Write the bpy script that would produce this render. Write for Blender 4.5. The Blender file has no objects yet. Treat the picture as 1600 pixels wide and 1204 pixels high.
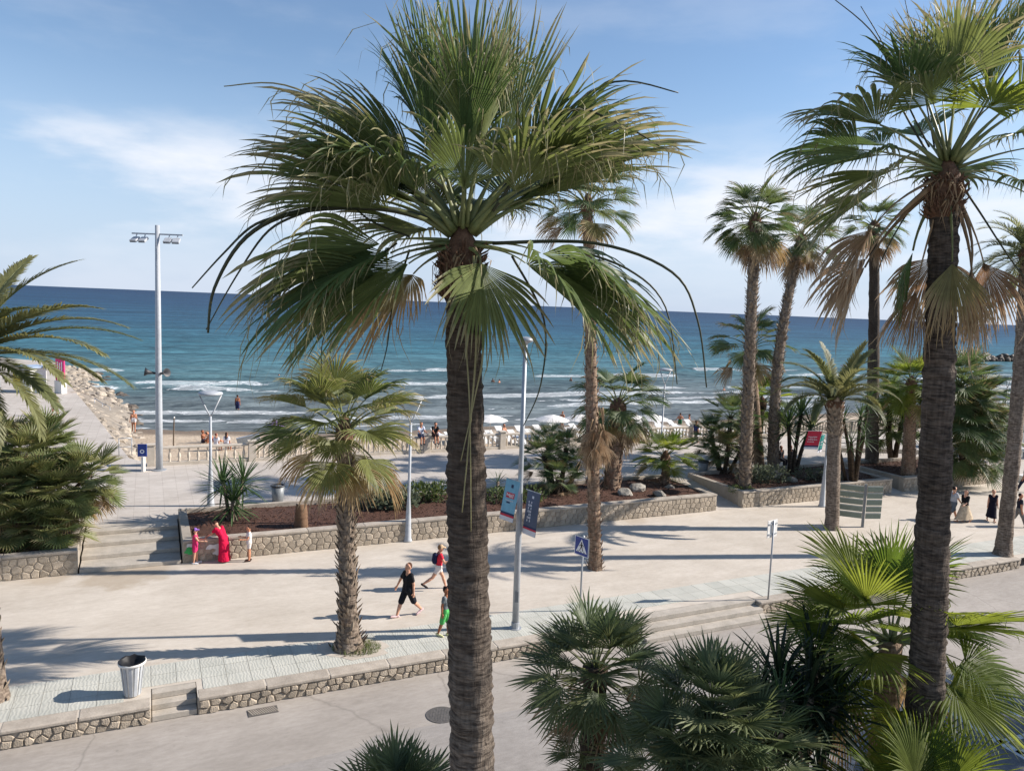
import bpy, math, random
import numpy as np
from mathutils import Vector, Matrix, Euler
from mathutils.geometry import tessellate_polygon
random.seed(7)
R = math.radians
scene = bpy.context.scene
col = scene.collection

# ------------------------------------------------------------------ camera
CAMH, FPX = 10.0, 1200.0
ROLL, PITCH = R(2.3), math.atan(126 / 1200)
cr, sr, cp, sp = math.cos(ROLL), math.sin(ROLL), math.cos(PITCH), math.sin(PITCH)
cam = bpy.data.cameras.new('camera'); cam_o = bpy.data.objects.new('camera', cam); col.objects.link(cam_o)
cam.lens = 27.0; cam.sensor_width = 36.0; cam.clip_start = 0.1; cam.clip_end = 60000
rx = Vector((cr, sr * sp, sr * cp)); ux = Vector((-sr, cr * sp, cr * cp)); bk = Vector((0, -cp, sp))
M4 = Matrix((rx, ux, bk)).transposed().to_4x4(); M4.translation = (0, 0, CAMH)
cam_o.matrix_world = M4
scene.camera = cam_o

# ------------------------------------------------------------------ world
SUN_AZ = R(81); SUN_EL = R(31)          # clockwise from +Y
SUN = Vector((math.sin(SUN_AZ) * math.cos(SUN_EL), math.cos(SUN_AZ) * math.cos(SUN_EL), math.sin(SUN_EL)))
world = bpy.data.worlds.new('World'); scene.world = world; world.use_nodes = True
wt = world.node_tree; wn = wt.nodes; wl = wt.links; wn.clear()
def wnode(t, **k):
    n = wn.new(t)
    for a, b in k.items(): setattr(n, a, b)
    return n
wo = wnode('ShaderNodeOutputWorld'); wb = wnode('ShaderNodeBackground'); wb.inputs[1].default_value = 0.097
sky = wnode('ShaderNodeTexSky', sky_type='NISHITA'); sky.sun_disc = False
sky.sun_elevation = SUN_EL; sky.sun_rotation = SUN_AZ; sky.altitude = 0
sky.air_density = 1.0; sky.dust_density = 0.2; sky.ozone_density = 3.2
tc = wnode('ShaderNodeTexCoord'); sepw = wnode('ShaderNodeSeparateXYZ'); wl.new(tc.outputs['Generated'], sepw.inputs[0])
mp = wnode('ShaderNodeMapping'); mp.inputs['Scale'].default_value = (1.9, 1.9, 6.5); mp.inputs['Location'].default_value = (1.6, 0.45, 0.3)
wl.new(tc.outputs['Generated'], mp.inputs[0])
cn = wnode('ShaderNodeTexNoise'); cn.inputs['Scale'].default_value = 1.5; cn.inputs['Detail'].default_value = 7; cn.inputs['Roughness'].default_value = 0.55
wl.new(mp.outputs[0], cn.inputs['Vector'])
cr1 = wnode('ShaderNodeMapRange'); cr1.interpolation_type = 'SMOOTHSTEP'
cr1.inputs[1].default_value = 0.44; cr1.inputs[2].default_value = 0.66
wl.new(cn.outputs['Fac'], cr1.inputs[0])
band = wnode('ShaderNodeValToRGB')
els = band.color_ramp.elements
els[0].position = 0.0; els[0].color = (0.25, 0.25, 0.25, 1)
els[1].position = 1.0; els[1].color = (0, 0, 0, 1)
for p, v in ((0.05, 0.25), (0.09, 0.95), (0.155, 0.95), (0.205, 0.16), (0.45, 0.14)):
    e = els.new(p); e.color = (v, v, v, 1)
wl.new(sepw.outputs[2], band.inputs[0])
mulw = wnode('ShaderNodeMath', operation='MULTIPLY'); wl.new(cr1.outputs[0], mulw.inputs[0]); wl.new(band.outputs[0], mulw.inputs[1])
mixw = wnode('ShaderNodeMix', data_type='RGBA'); wl.new(mulw.outputs[0], mixw.inputs[0])
hz = wnode('ShaderNodeMapRange'); hz.interpolation_type = 'SMOOTHSTEP'; hz.inputs[1].default_value = 0.0; hz.inputs[2].default_value = 0.30; hz.inputs[3].default_value = 0.85; hz.inputs[4].default_value = 0.0
wl.new(sepw.outputs[2], hz.inputs[0])
hsw = wnode('ShaderNodeHueSaturation'); hsw.inputs['Saturation'].default_value = 0.98; hsw.inputs['Hue'].default_value = 0.50; wl.new(sky.outputs[0], hsw.inputs['Color'])
mixh = wnode('ShaderNodeMix', data_type='RGBA'); wl.new(hz.outputs[0], mixh.inputs[0]); wl.new(hsw.outputs[0], mixh.inputs[6]); mixh.inputs[7].default_value = (3.5, 4.3, 5.7, 1)
wl.new(mixh.outputs[2], mixw.inputs[6])
mixw.inputs[7].default_value = (6.0, 6.2, 6.7, 1)
wl.new(mixw.outputs[2], wb.inputs[0]); wl.new(wb.outputs[0], wo.inputs[0])

# ------------------------------------------------------------------ sun
sl = bpy.data.lights.new('sun', 'SUN'); sl.energy = 5.0; sl.angle = R(0.5); sl.color = (1.0, 0.925, 0.85)
so = bpy.data.objects.new('sun', sl); col.objects.link(so); so.rotation_euler = SUN.to_track_quat('Z', 'Y').to_euler(); so.location = (60, 20, 60)
scene.view_settings.view_transform = 'Standard'; scene.view_settings.look = 'None'
scene.view_settings.exposure = 0.70; scene.view_settings.gamma = 1.0
scene.view_settings.use_curve_mapping = False
scene.cycles.max_bounces = 6; scene.cycles.transparent_max_bounces = 6

# ------------------------------------------------------------------ coordinates
CA, SA = math.cos(R(25.5)), math.sin(R(25.5))
def W(s, q, z=0.0):                      # along the shore, towards the sea
    return Vector((s * CA - q * SA, s * SA + q * CA, z))
SHORE = R(25.5)
def ray(px, py):
    u = (px - 800) / FPX; v = (602 - py) / FPX
    u2 = u * cr - v * sr; v2 = u * sr + v * cr
    return Vector((u2, cp + v2 * sp, -sp + v2 * cp))
def at(px, py, Y):                       # the point of that sight line that stands at distance Y
    r = ray(px, py); return Vector((0, 0, CAMH)) + r * (Y / r.y)
def gr(px, py, z=0.0):                   # where the sight line meets level z
    r = ray(px, py); return Vector((0, 0, CAMH)) + r * ((z - CAMH) / r.z)
Z_ROAD, Z_UP, Z_SOIL, Z_WALL, Z_SEA = -0.45, 0.6, 0.72, 0.86, -1.0

# ------------------------------------------------------------------ materials
def hexl(r, g, b):
    f = lambda c: ((c / 255 + 0.055) / 1.055) ** 2.4 if c > 10 else c / 255 / 12.92
    return (f(r), f(g), f(b), 1)
class MT:
    def __init__(s, name):
        s.m = bpy.data.materials.new(name); s.m.use_nodes = True; s.n = s.m.node_tree.nodes; s.l = s.m.node_tree.links
        s.b = s.n['Principled BSDF']
    def node(s, t, **k):
        n = s.n.new(t)
        for a, b in k.items(): setattr(n, a, b)
        return n
def vmix(t, fac, a, b, mode='MIX'):
    m = t.node('ShaderNodeMix', data_type='RGBA', blend_type=mode)
    for i, v in ((0, fac), (6, a), (7, b)):
        if isinstance(v, bpy.types.NodeSocket): t.l.new(v, m.inputs[i])
        else: m.inputs[i].default_value = v
    return m.outputs[2]
def ramp(t, fac, stops):
    r = t.node('ShaderNodeValToRGB'); e = r.color_ramp.elements
    e[0].position, e[0].color = stops[0][0], stops[0][1]; e[1].position, e[1].color = stops[-1][0], stops[-1][1]
    for p, c in stops[1:-1]:
        x = e.new(p); x.color = c
    t.l.new(fac, r.inputs[0]); return r.outputs[0]
def g4(v): return (v, v, v, 1)
def noise(t, scale, detail=4, coord='Object', vec=None, stretch=None, rough=0.55, rotz=0):
    if vec is None:
        c = t.node('ShaderNodeTexCoord') if coord != 'Pos' else t.node('ShaderNodeNewGeometry')
        vec = c.outputs[coord] if coord != 'Pos' else c.outputs['Position']
    if stretch or rotz:
        m = t.node('ShaderNodeMapping'); m.inputs['Scale'].default_value = stretch or (1, 1, 1); m.inputs['Rotation'].default_value = (0, 0, rotz)
        m.vector_type = 'TEXTURE' if rotz and not stretch else 'POINT'
        if rotz and stretch:
            m0 = t.node('ShaderNodeMapping'); m0.inputs['Rotation'].default_value = (0, 0, -rotz); t.l.new(vec, m0.inputs[0])
            m.inputs['Rotation'].default_value = (0, 0, 0); vec = m0.outputs[0]
        t.l.new(vec, m.inputs[0]); vec = m.outputs[0]
    n = t.node('ShaderNodeTexNoise'); n.inputs['Scale'].default_value = scale; n.inputs['Detail'].default_value = detail; n.inputs['Roughness'].default_value = rough
    t.l.new(vec, n.inputs['Vector']); return n.outputs['Fac']
def bump(t, h, strength, dist):
    b = t.node('ShaderNodeBump'); b.inputs['Strength'].default_value = strength; b.inputs['Distance'].default_value = dist
    t.l.new(h, b.inputs['Height']); t.l.new(b.outputs[0], t.b.inputs['Normal']); return b
def rough_mat(name, c1, c2, scale, bscale=None, bs=0.4, bd=0.01, rough=0.85, coord='Object', objvar=0.0, spec=0.3, metal=0):
    t = MT(name)
    f = noise(t, scale, 5, coord)
    f2 = noise(t, scale * 7.3, 3, coord)
    mx = t.node('ShaderNodeMath', operation='MULTIPLY_ADD'); mx.inputs[1].default_value = 0.35; t.l.new(f2, mx.inputs[0])
    ml = t.node('ShaderNodeMath', operation='MULTIPLY'); ml.inputs[1].default_value = 0.65; t.l.new(f, ml.inputs[0]); t.l.new(ml.outputs[0], mx.inputs[2])
    c = ramp(t, mx.outputs[0], [(0.32, c1), (0.68, c2)])
    if objvar:
        oi = t.node('ShaderNodeObjectInfo'); hs = t.node('ShaderNodeHueSaturation'); mr = t.node('ShaderNodeMapRange')
        mr.inputs[3].default_value = 1 - objvar; mr.inputs[4].default_value = 1 + objvar
        t.l.new(oi.outputs['Random'], mr.inputs[0]); t.l.new(mr.outputs[0], hs.inputs['Value']); t.l.new(c, hs.inputs['Color']); c = hs.outputs[0]
    t.l.new(c, t.b.inputs['Base Color']); t.b.inputs['Roughness'].default_value = rough; t.b.inputs['Specular IOR Level'].default_value = spec
    t.b.inputs['Metallic'].default_value = metal
    if bscale: bump(t, noise(t, bscale, 4, coord), bs, bd)
    return t.m
def plain(name, rgb, rough=0.6, spec=0.4, metal=0, var=0.24):
    c = hexl(*rgb); d = tuple(x * (1 - var) for x in c[:3]) + (1,)
    return rough_mat(name, d, c, 6, None, rough=rough, spec=spec, metal=metal)

M = {}
M['stone'] = rough_mat('wall stone', (0.27, 0.22, 0.165, 1), (0.45, 0.385, 0.30, 1), 7, 30, 0.9, 0.03, objvar=0.25)
M['mortar'] = rough_mat('wall mortar', (0.34, 0.29, 0.225, 1), (0.45, 0.39, 0.31, 1), 6, 40, 0.4, 0.01)
M['coping'] = rough_mat('coping stone', (0.29, 0.25, 0.205, 1), (0.47, 0.415, 0.345, 1), 2.6, 30, 0.5, 0.015, coord='Pos', objvar=0.1)
M['render'] = rough_mat('planter render', (0.25, 0.22, 0.18, 1), (0.38, 0.33, 0.27, 1), 1.5, 20, 0.3, 0.01, coord='Pos')
M['steps'] = rough_mat('step stone', (0.31, 0.28, 0.235, 1), (0.48, 0.43, 0.365, 1), 2.5, 30, 0.25, 0.006, coord='Pos')
M['soil'] = rough_mat('bark mulch', (0.035, 0.016, 0.010, 1), (0.13, 0.062, 0.040, 1), 9, 26, 1.0, 0.06, coord='Pos')
M['balus'] = rough_mat('cast stone', (0.42, 0.37, 0.30, 1), (0.56, 0.50, 0.42, 1), 3, 40, 0.2, 0.004, coord='Pos')
M['rock'] = rough_mat('boulder', (0.22, 0.185, 0.145, 1), (0.42, 0.365, 0.295, 1), 1.6, 5, 0.8, 0.08, objvar=0.25)
M['wetrock'] = rough_mat('dark rock', (0.06, 0.05, 0.04, 1), (0.16, 0.13, 0.10, 1), 1.6, 5, 0.8, 0.08, objvar=0.2, rough=0.6)
M['garden_rock'] = rough_mat('garden rock', (0.14, 0.13, 0.11, 1), (0.42, 0.38, 0.32, 1), 3, 8, 0.8, 0.05, objvar=0.2)
M['steel'] = plain('galvanised steel', (168, 172, 176), 0.45, 0.5, 0.35)
M['greypaint'] = plain('grey paint', (176, 180, 184), 0.45)
M['whitepaint'] = plain('white paint', (228, 226, 220), 0.5)
M['darkpaint'] = plain('dark paint', (52, 54, 58), 0.5)
M['blue'] = plain('blue sign', (28, 62, 140), 0.35)
M['signwhite'] = plain('sign white', (232, 234, 236), 0.35)
M['black'] = plain('black', (22, 22, 24), 0.5)
M['cap_grey'] = plain('signback', (128, 132, 134), 0.5, metal=0.2)
M['ban_blue'] = plain('banner light blue', (120, 178, 205), 0.7); M['ban_slate'] = plain('banner slate', (84, 94, 116), 0.7)
M['ban_red'] = plain('banner red', (196, 44, 66), 0.7); M['ban_teal'] = plain('banner teal', (26, 124, 118), 0.7)
M['ban_white'] = plain('banner white', (214, 214, 220), 0.7); M['ban_navy'] = plain('banner navy', (40, 56, 92), 0.7)
M['wood'] = rough_mat('sawn wood', (0.10, 0.055, 0.03, 1), (0.2, 0.12, 0.07, 1), 8, 30, 0.4, 0.01)
M['stake'] = rough_mat('stake wood', (0.10, 0.07, 0.05, 1), (0.2, 0.15, 0.1, 1), 8)
M['canvas'] = plain('white canvas', (236, 232, 226), 0.8)
M['canvas_purple'] = plain('lilac canvas', (150, 118, 180), 0.8)
M['canvas_blue'] = plain('pale blue canvas', (160, 178, 200), 0.8)
M['pink'] = plain('pink board', (220, 50, 120), 0.6); M['yellow'] = plain('yellow board', (232, 196, 40), 0.6)
M['brownroof'] = plain('brown roof', (110, 84, 72), 0.8)
M['glassdark'] = plain('dark glazing', (48, 56, 64), 0.15)
M['iron'] = rough_mat('cast iron', (0.07, 0.065, 0.06, 1), (0.14, 0.13, 0.12, 1), 12, rough=0.6)
M['paintline'] = rough_mat('road paint', (0.42, 0.42, 0.41, 1), (0.62, 0.62, 0.60, 1), 3, rough=0.7, coord='Pos')

# ground materials
def ground_mat(name, c1, c2, fine=60, tile=None, joint=0.5, big=0.35, rough=0.9, stain=None, blot=0.25, cracks=False):
    t = MT(name)
    a = noise(t, big, 6, 'Pos', stretch=(1, 1, 1)); b = noise(t, fine, 3, 'Pos'); m = noise(t, 2.3, 5, 'Pos', stretch=(0.35, 1, 1), rotz=SHORE)
    c = ramp(t, a, [(0.3, c1), (0.7, c2)])
    c = vmix(t, blot, c, ramp(t, m, [(0.3, g4(0.28)), (0.7, g4(0.78))]), 'SOFT_LIGHT')
    c = vmix(t, 0.45, c, ramp(t, b, [(0.25, g4(0.2)), (0.75, g4(0.8))]), 'SOFT_LIGHT')
    m2 = noise(t, 9, 5, 'Pos', stretch=(0.4, 1, 1), rotz=SHORE, rough=0.7); c = vmix(t, 0.34, c, ramp(t, m2, [(0.3, g4(0.25)), (0.7, g4(0.75))]), 'SOFT_LIGHT')
    sp_ = noise(t, 7, 2, 'Pos')
    c = vmix(t, ramp(t, sp_, [(0.70, g4(0)), (0.76, g4(0.35))]), c, tuple(x * 0.55 for x in c1[:3]) + (1,))
    if tile:
        geo = t.node('ShaderNodeNewGeometry'); mp_ = t.node('ShaderNodeMapping'); mp_.inputs['Rotation'].default_value = (0, 0, -SHORE); t.l.new(geo.outputs['Position'], mp_.inputs[0])
        br = t.node('ShaderNodeTexBrick'); br.offset = 0.0; br.inputs['Scale'].default_value = 1; br.inputs['Mortar Size'].default_value = 0.012
        br.inputs['Brick Width'].default_value = tile; br.inputs['Row Height'].default_value = tile
        br.inputs['Color1'].default_value = g4(0.46); br.inputs['Color2'].default_value = g4(0.56); br.inputs['Mortar'].default_value = g4(0.5 - joint * 0.5)
        t.l.new(mp_.outputs[0], br.inputs['Vector'])
        c = vmix(t, 0.8, c, br.outputs['Color'], 'SOFT_LIGHT')
    if cracks:
        v = t.node('ShaderNodeTexVoronoi', feature='DISTANCE_TO_EDGE'); v.inputs['Scale'].default_value = 0.28
        geo = t.node('ShaderNodeNewGeometry'); nz = t.node('ShaderNodeTexNoise'); nz.inputs['Scale'].default_value = 0.9; nz.inputs['Detail'].default_value = 5
        t.l.new(geo.outputs['Position'], nz.inputs['Vector'])
        ad = t.node('ShaderNodeMix', data_type='VECTOR'); ad.inputs[0].default_value = 0.35; t.l.new(geo.outputs['Position'], ad.inputs[4]); t.l.new(nz.outputs['Color'], ad.inputs[5])
        t.l.new(ad.outputs[1], v.inputs['Vector'])
        k = ramp(t, v.outputs['Distance'], [(0.0, g4(0.4)), (0.006, g4(0))])
        c = vmix(t, k, c, tuple(x * 0.45 for x in c1[:3]) + (1,))
        w_ = noise(t, 0.22, 4, 'Pos', stretch=(0.12, 1, 1), rotz=SHORE)
        c = vmix(t, ramp(t, w_, [(0.45, g4(0)), (0.75, g4(0.45))]), c, tuple(x * 0.72 for x in c1[:3]) + (1,))
    if stain:
        for (x, y, r, dk) in stain:
            geo = t.node('ShaderNodeNewGeometry'); vd = t.node('ShaderNodeVectorMath', operation='DISTANCE'); vd.inputs[1].default_value = (x, y, 0)
            t.l.new(geo.outputs['Position'], vd.inputs[0])
            nz = noise(t, 1.1, 4, 'Pos'); ma = t.node('ShaderNodeMath', operation='MULTIPLY_ADD'); ma.inputs[1].default_value = -1.6 * r
            t.l.new(nz, ma.inputs[0]); t.l.new(vd.outputs['Value'], ma.inputs[2])
            mr = t.node('ShaderNodeMapRange'); mr.inputs[1].default_value = -0.1 * r; mr.inputs[2].default_value = 0.25 * r; mr.inputs[3].default_value = dk; mr.inputs[4].default_value = 0
            t.l.new(ma.outputs[0], mr.inputs[0]); c = vmix(t, mr.outputs[0], c, (0.30, 0.23, 0.15, 1))
    t.l.new(c, t.b.inputs['Base Color']); t.b.inputs['Roughness'].default_value = rough; t.b.inputs['Specular IOR Level'].default_value = 0.25
    bump(t, noise(t, 35, 4, 'Pos'), 0.25, 0.01)
    return t.m
M['prom'] = ground_mat('compacted sand', (0.45, 0.398, 0.332, 1), (0.54, 0.483, 0.408, 1), stain=[(-13.4, 26.3, 1.5, 0.5), (-15.6, 25.7, 0.9, 0.35), (6, 36.0, 0.9, 0.3)])
M['upper'] = ground_mat('promenade paving', (0.40, 0.36, 0.315, 1), (0.48, 0.435, 0.385, 1), tile=0.6, joint=0.4)
M['road'] = ground_mat('old asphalt', (0.30, 0.27, 0.238, 1), (0.365, 0.33, 0.292, 1), fine=120, cracks=True)
M['patch'] = ground_mat('asphalt patch', (0.265, 0.243, 0.222, 1), (0.305, 0.283, 0.26, 1), fine=120)
M['lot_shade'] = ground_mat('shaded lot asphalt', (0.12, 0.12, 0.125, 1), (0.16, 0.16, 0.165, 1), fine=120)  # asphalt darkened to carry the shade of trees
M['land'] = ground_mat('land', (0.3, 0.27, 0.24, 1), (0.36, 0.33, 0.3, 1))

def wave_tile():
    t = MT('wave tile'); geo = t.node('ShaderNodeNewGeometry')
    mp_ = t.node('ShaderNodeMapping'); mp_.inputs['Rotation'].default_value = (0, 0, -SHORE); t.l.new(geo.outputs['Position'], mp_.inputs[0])
    wv = t.node('ShaderNodeTexWave', bands_direction='X', wave_profile='SIN'); wv.inputs['Scale'].default_value = 3.6; wv.inputs['Distortion'].default_value = 6.5
    wv.inputs['Detail'].default_value = 1.5; wv.inputs['Detail Scale'].default_value = 1.3; t.l.new(mp_.outputs[0], wv.inputs['Vector'])
    f = noise(t, 1.2, 5, 'Pos')
    c = ramp(t, f, [(0.3, (0.40, 0.40, 0.35, 1)), (0.7, (0.50, 0.49, 0.43, 1))])
    c = vmix(t, 0.12, c, ramp(t, wv.outputs['Fac'], [(0, g4(0.25)), (1, g4(0.7))]), 'SOFT_LIGHT')
    oi = t.node('ShaderNodeObjectInfo'); hs = t.node('ShaderNodeHueSaturation'); mr = t.node('ShaderNodeMapRange'); mr.inputs[3].default_value = 0.93; mr.inputs[4].default_value = 1.05
    t.l.new(oi.outputs['Random'], mr.inputs[0]); t.l.new(mr.outputs[0], hs.inputs['Value']); t.l.new(c, hs.inputs['Color'])
    t.l.new(hs.outputs[0], t.b.inputs['Base Color']); t.b.inputs['Roughness'].default_value = 0.8
    bump(t, wv.outputs['Fac'], 0.32, 0.010); return t.m
M['tile'] = wave_tile()

def sand_mat():
    t = MT('beach sand'); geo = t.node('ShaderNodeNewGeometry'); sx = t.node('ShaderNodeSeparateXYZ'); t.l.new(geo.outputs['Position'], sx.inputs[0])
    n1 = noise(t, 0.5, 5, 'Pos'); n2 = noise(t, 5, 4, 'Pos')
    c = ramp(t, n1, [(0.3, (0.40, 0.31, 0.215, 1)), (0.7, (0.50, 0.40, 0.29, 1))])
    c = vmix(t, 0.5, c, ramp(t, n2, [(0.3, g4(0.2)), (0.7, g4(0.8))]), 'SOFT_LIGHT')
    wet = t.node('ShaderNodeMapRange'); wet.inputs[1].default_value = -0.72; wet.inputs[2].default_value = -0.86; t.l.new(sx.outputs[2], wet.inputs[0])
    c = vmix(t, wet.outputs[0], c, (0.17, 0.125, 0.085, 1)); t.l.new(c, t.b.inputs['Base Color']); t.b.inputs['Roughness'].default_value = 0.85
    bump(t, n2, 0.8, 0.08); return t.m
M['sand'] = sand_mat()

def sea_mat():
    t = MT('sea water'); geo = t.node('ShaderNodeNewGeometry')
    mp_ = t.node('ShaderNodeMapping'); mp_.inputs['Rotation'].default_value = (0, 0, -SHORE); t.l.new(geo.outputs['Position'], mp_.inputs[0])
    sx = t.node('ShaderNodeSeparateXYZ'); t.l.new(mp_.outputs[0], sx.inputs[0])
    wob = noise(t, 0.03, 3, 'Pos'); ma = t.node('ShaderNodeMath', operation='MULTIPLY_ADD'); ma.inputs[1].default_value = 40; t.l.new(wob, ma.inputs[0]); t.l.new(sx.outputs[1], ma.inputs[2])
    lg = t.node('ShaderNodeMath', operation='LOGARITHM'); lg.inputs[1].default_value = 10; t.l.new(ma.outputs[0], lg.inputs[0])   # 1.8 .. 4.3
    mr = t.node('ShaderNodeMapRange'); mr.inputs[1].default_value = 1.85; mr.inputs[2].default_value = 3.6; t.l.new(lg.outputs[0], mr.inputs[0])
    c = ramp(t, mr.outputs[0], [(0.0, (0.115, 0.12, 0.115, 1)), (0.10, (0.105, 0.132, 0.132, 1)), (0.15, (0.068, 0.142, 0.155, 1)), (0.24, (0.036, 0.125, 0.16, 1)), (0.38, (0.021, 0.082, 0.134, 1)), (0.6, (0.016, 0.056, 0.112, 1)), (1.0, (0.013, 0.042, 0.096, 1))])
    pt = noise(t, 0.02, 5, 'Pos', stretch=(0.25, 1, 1), rotz=SHORE); pt2 = noise(t, 0.16, 4, 'Pos', stretch=(0.2, 1, 1), rotz=SHORE)
    c = vmix(t, 0.55, c, ramp(t, pt, [(0.3, g4(0.25)), (0.7, g4(0.75))]), 'SOFT_LIGHT')
    c = vmix(t, 0.75, c, ramp(t, pt2, [(0.3, g4(0.2)), (0.7, g4(0.85))]), 'SOFT_LIGHT')
    pt3 = noise(t, 0.95, 5, 'Pos', stretch=(0.34, 1, 1), rotz=SHORE, rough=0.7)
    c = vmix(t, 1.0, c, ramp(t, pt3, [(0.32, g4(0.08)), (0.68, g4(0.86))]), 'SOFT_LIGHT')
    at_ = t.node('ShaderNodeAttribute', attribute_name='foam'); fn = noise(t, 1.3, 7, 'Pos', stretch=(0.5, 1, 1), rotz=SHORE, rough=0.75)
    fm = t.node('ShaderNodeMath', operation='MULTIPLY_ADD'); fm.inputs[1].default_value = 1.25; t.l.new(at_.outputs['Fac'], fm.inputs[0]); t.l.new(fn, fm.inputs[2])
    fk = ramp(t, fm.outputs[0], [(0.84, g4(0)), (1.1, g4(0.35)), (1.5, g4(1))])
    wc = noise(t, 0.28, 6, 'Pos', stretch=(0.3, 1, 1), rotz=SHORE, rough=0.6)
    fk2 = ramp(t, wc, [(0.745, g4(0)), (0.79, g4(0.5))])
    mx = t.node('ShaderNodeMath', operation='MAXIMUM'); t.l.new(fk, mx.inputs[0]); t.l.new(fk2, mx.inputs[1])
    c = vmix(t, mx.outputs[0], c, (0.78, 0.80, 0.80, 1))
    t.l.new(c, t.b.inputs['Base Color'])
    rr = ramp(t, mx.outputs[0], [(0, g4(0.32)), (1, g4(0.9))]); t.l.new(rr, t.b.inputs['Roughness'])
    t.b.inputs['Specular IOR Level'].default_value = 0.0
    h1 = noise(t, 0.35, 5, 'Pos', stretch=(0.4, 1, 1), rotz=SHORE, rough=0.6); h2 = noise(t, 0.03, 4, 'Pos', stretch=(0.35, 1, 1), rotz=SHORE)
    ad = t.node('ShaderNodeMath', operation='MULTIPLY_ADD'); ad.inputs[1].default_value = 4; t.l.new(h2, ad.inputs[0]); t.l.new(h1, ad.inputs[2])
    bn = bump(t, ad.outputs[0], 1.0, 0.8)
    gl = t.node('ShaderNodeBsdfGlossy'); gl.inputs['Roughness'].default_value = 0.3; t.l.new(bn.outputs[0], gl.inputs['Normal'])
    inv = t.node('ShaderNodeMapRange'); inv.inputs[3].default_value = 0.16; inv.inputs[4].default_value = 0.0; t.l.new(mx.outputs[0], inv.inputs[0])
    ms = t.node('ShaderNodeMixShader'); t.l.new(inv.outputs[0], ms.inputs[0]); t.l.new(t.b.outputs[0], ms.inputs[1]); t.l.new(gl.outputs[0], ms.inputs[2])
    t.l.new(ms.outputs[0], t.n['Material Output'].inputs[0]); return t.m
M['sea'] = sea_mat()

# foliage
def leaf_mat(name, c1, c2, tip, trans=0.35, rough=0.5, tip0=0.72, tipmax=0.8, base=None):
    t = MT(name); oi = t.node('ShaderNodeObjectInfo')
    a = t.node('ShaderNodeAttribute', attribute_name='t'); a.attribute_type = 'GEOMETRY'
    sd = t.node('ShaderNodeAttribute', attribute_name='rnd')
    c = vmix(t, oi.outputs['Random'], c1, c2)
    c = vmix(t, 0.55, c, ramp(t, sd.outputs['Fac'], [(0, g4(0.3)), (1, g4(0.72))]), 'SOFT_LIGHT')
    if base: c = vmix(t, ramp(t, a.outputs['Fac'], [(0.0, g4(0.5)), (0.3, g4(0))]), c, base)
    tr = t.node('ShaderNodeMath', operation='MULTIPLY_ADD'); tr.inputs[1].default_value = 0.3; t.l.new(oi.outputs['Random'], tr.inputs[0]); t.l.new(a.outputs['Fac'], tr.inputs[2])
    k = ramp(t, tr.outputs[0], [(tip0 + 0.15, g4(0)), (min(1.0, tip0 + 0.4), g4(tipmax))])
    c = vmix(t, k, c, tip)
    nz = noise(t, 9, 3); c = vmix(t, 0.35, c, ramp(t, nz, [(0.3, g4(0.25)), (0.7, g4(0.75))]), 'SOFT_LIGHT')
    t.l.new(c, t.b.inputs['Base Color']); t.b.inputs['Roughness'].default_value = rough; t.b.inputs['Specular IOR Level'].default_value = 0.33
    tl = t.node('ShaderNodeBsdfTranslucent')
    hs = t.node('ShaderNodeHueSaturation'); hs.inputs['Value'].default_value = 1.7; hs.inputs['Saturation'].default_value = 1.1; hs.inputs['Hue'].default_value = 0.485
    t.l.new(c, hs.inputs['Color']); t.l.new(hs.outputs[0], tl.inputs['Color'])
    ms = t.node('ShaderNodeMixShader'); ms.inputs[0].default_value = trans
    t.l.new(t.b.outputs[0], ms.inputs[1]); t.l.new(tl.outputs[0], ms.inputs[2])
    t.l.new(ms.outputs[0], t.n['Material Output'].inputs[0]); return t.m
M['fan'] = leaf_mat('fan palm leaf', (0.07, 0.112, 0.038, 1), (0.155, 0.182, 0.064, 1), (0.28, 0.25, 0.14, 1), trans=0.3, tip0=0.80)
M['fan_far'] = leaf_mat('far fan palm leaf', (0.055, 0.095, 0.035, 1), (0.115, 0.145, 0.055, 1), (0.22, 0.17, 0.08, 1), tip0=0.8)
M['fan_fresh'] = leaf_mat('young fan palm leaf', (0.075, 0.122, 0.024, 1), (0.145, 0.175, 0.036, 1), (0.24, 0.21, 0.09, 1), trans=0.55, rough=0.62, tip0=0.85)
M['fan_yellow'] = leaf_mat('yellowish fan palm leaf', (0.085, 0.115, 0.035, 1), (0.19, 0.195, 0.065, 1), (0.32, 0.27, 0.14, 1), trans=0.35, tip0=0.75)
M['dwarf'] = leaf_mat('dwarf palm leaf', (0.075, 0.105, 0.045, 1), (0.145, 0.165, 0.075, 1), (0.2, 0.17, 0.09, 1), trans=0.3, tip0=0.85)
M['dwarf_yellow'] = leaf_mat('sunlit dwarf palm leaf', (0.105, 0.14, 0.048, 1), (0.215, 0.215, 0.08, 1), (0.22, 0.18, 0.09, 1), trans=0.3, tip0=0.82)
M['dead'] = leaf_mat('dead palm leaf', (0.19, 0.125, 0.07, 1), (0.30, 0.21, 0.12, 1), (0.36, 0.28, 0.18, 1), trans=0.25, rough=0.7, tip0=0.4)
M['turning'] = leaf_mat('turning palm leaf', (0.15, 0.14, 0.05, 1), (0.22, 0.17, 0.07, 1), (0.32, 0.23, 0.12, 1), trans=0.3, rough=0.55, tip0=0.35)
M['date'] = leaf_mat('date palm leaflet', (0.12, 0.14, 0.06, 1), (0.22, 0.22, 0.095, 1), (0.26, 0.22, 0.11, 1), trans=0.42, tip0=0.85)
M['yucca'] = leaf_mat('yucca leaf', (0.030, 0.062, 0.022, 1), (0.065, 0.11, 0.035, 1), (0.2, 0.17, 0.09, 1), trans=0.2, tip0=0.93)
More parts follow.
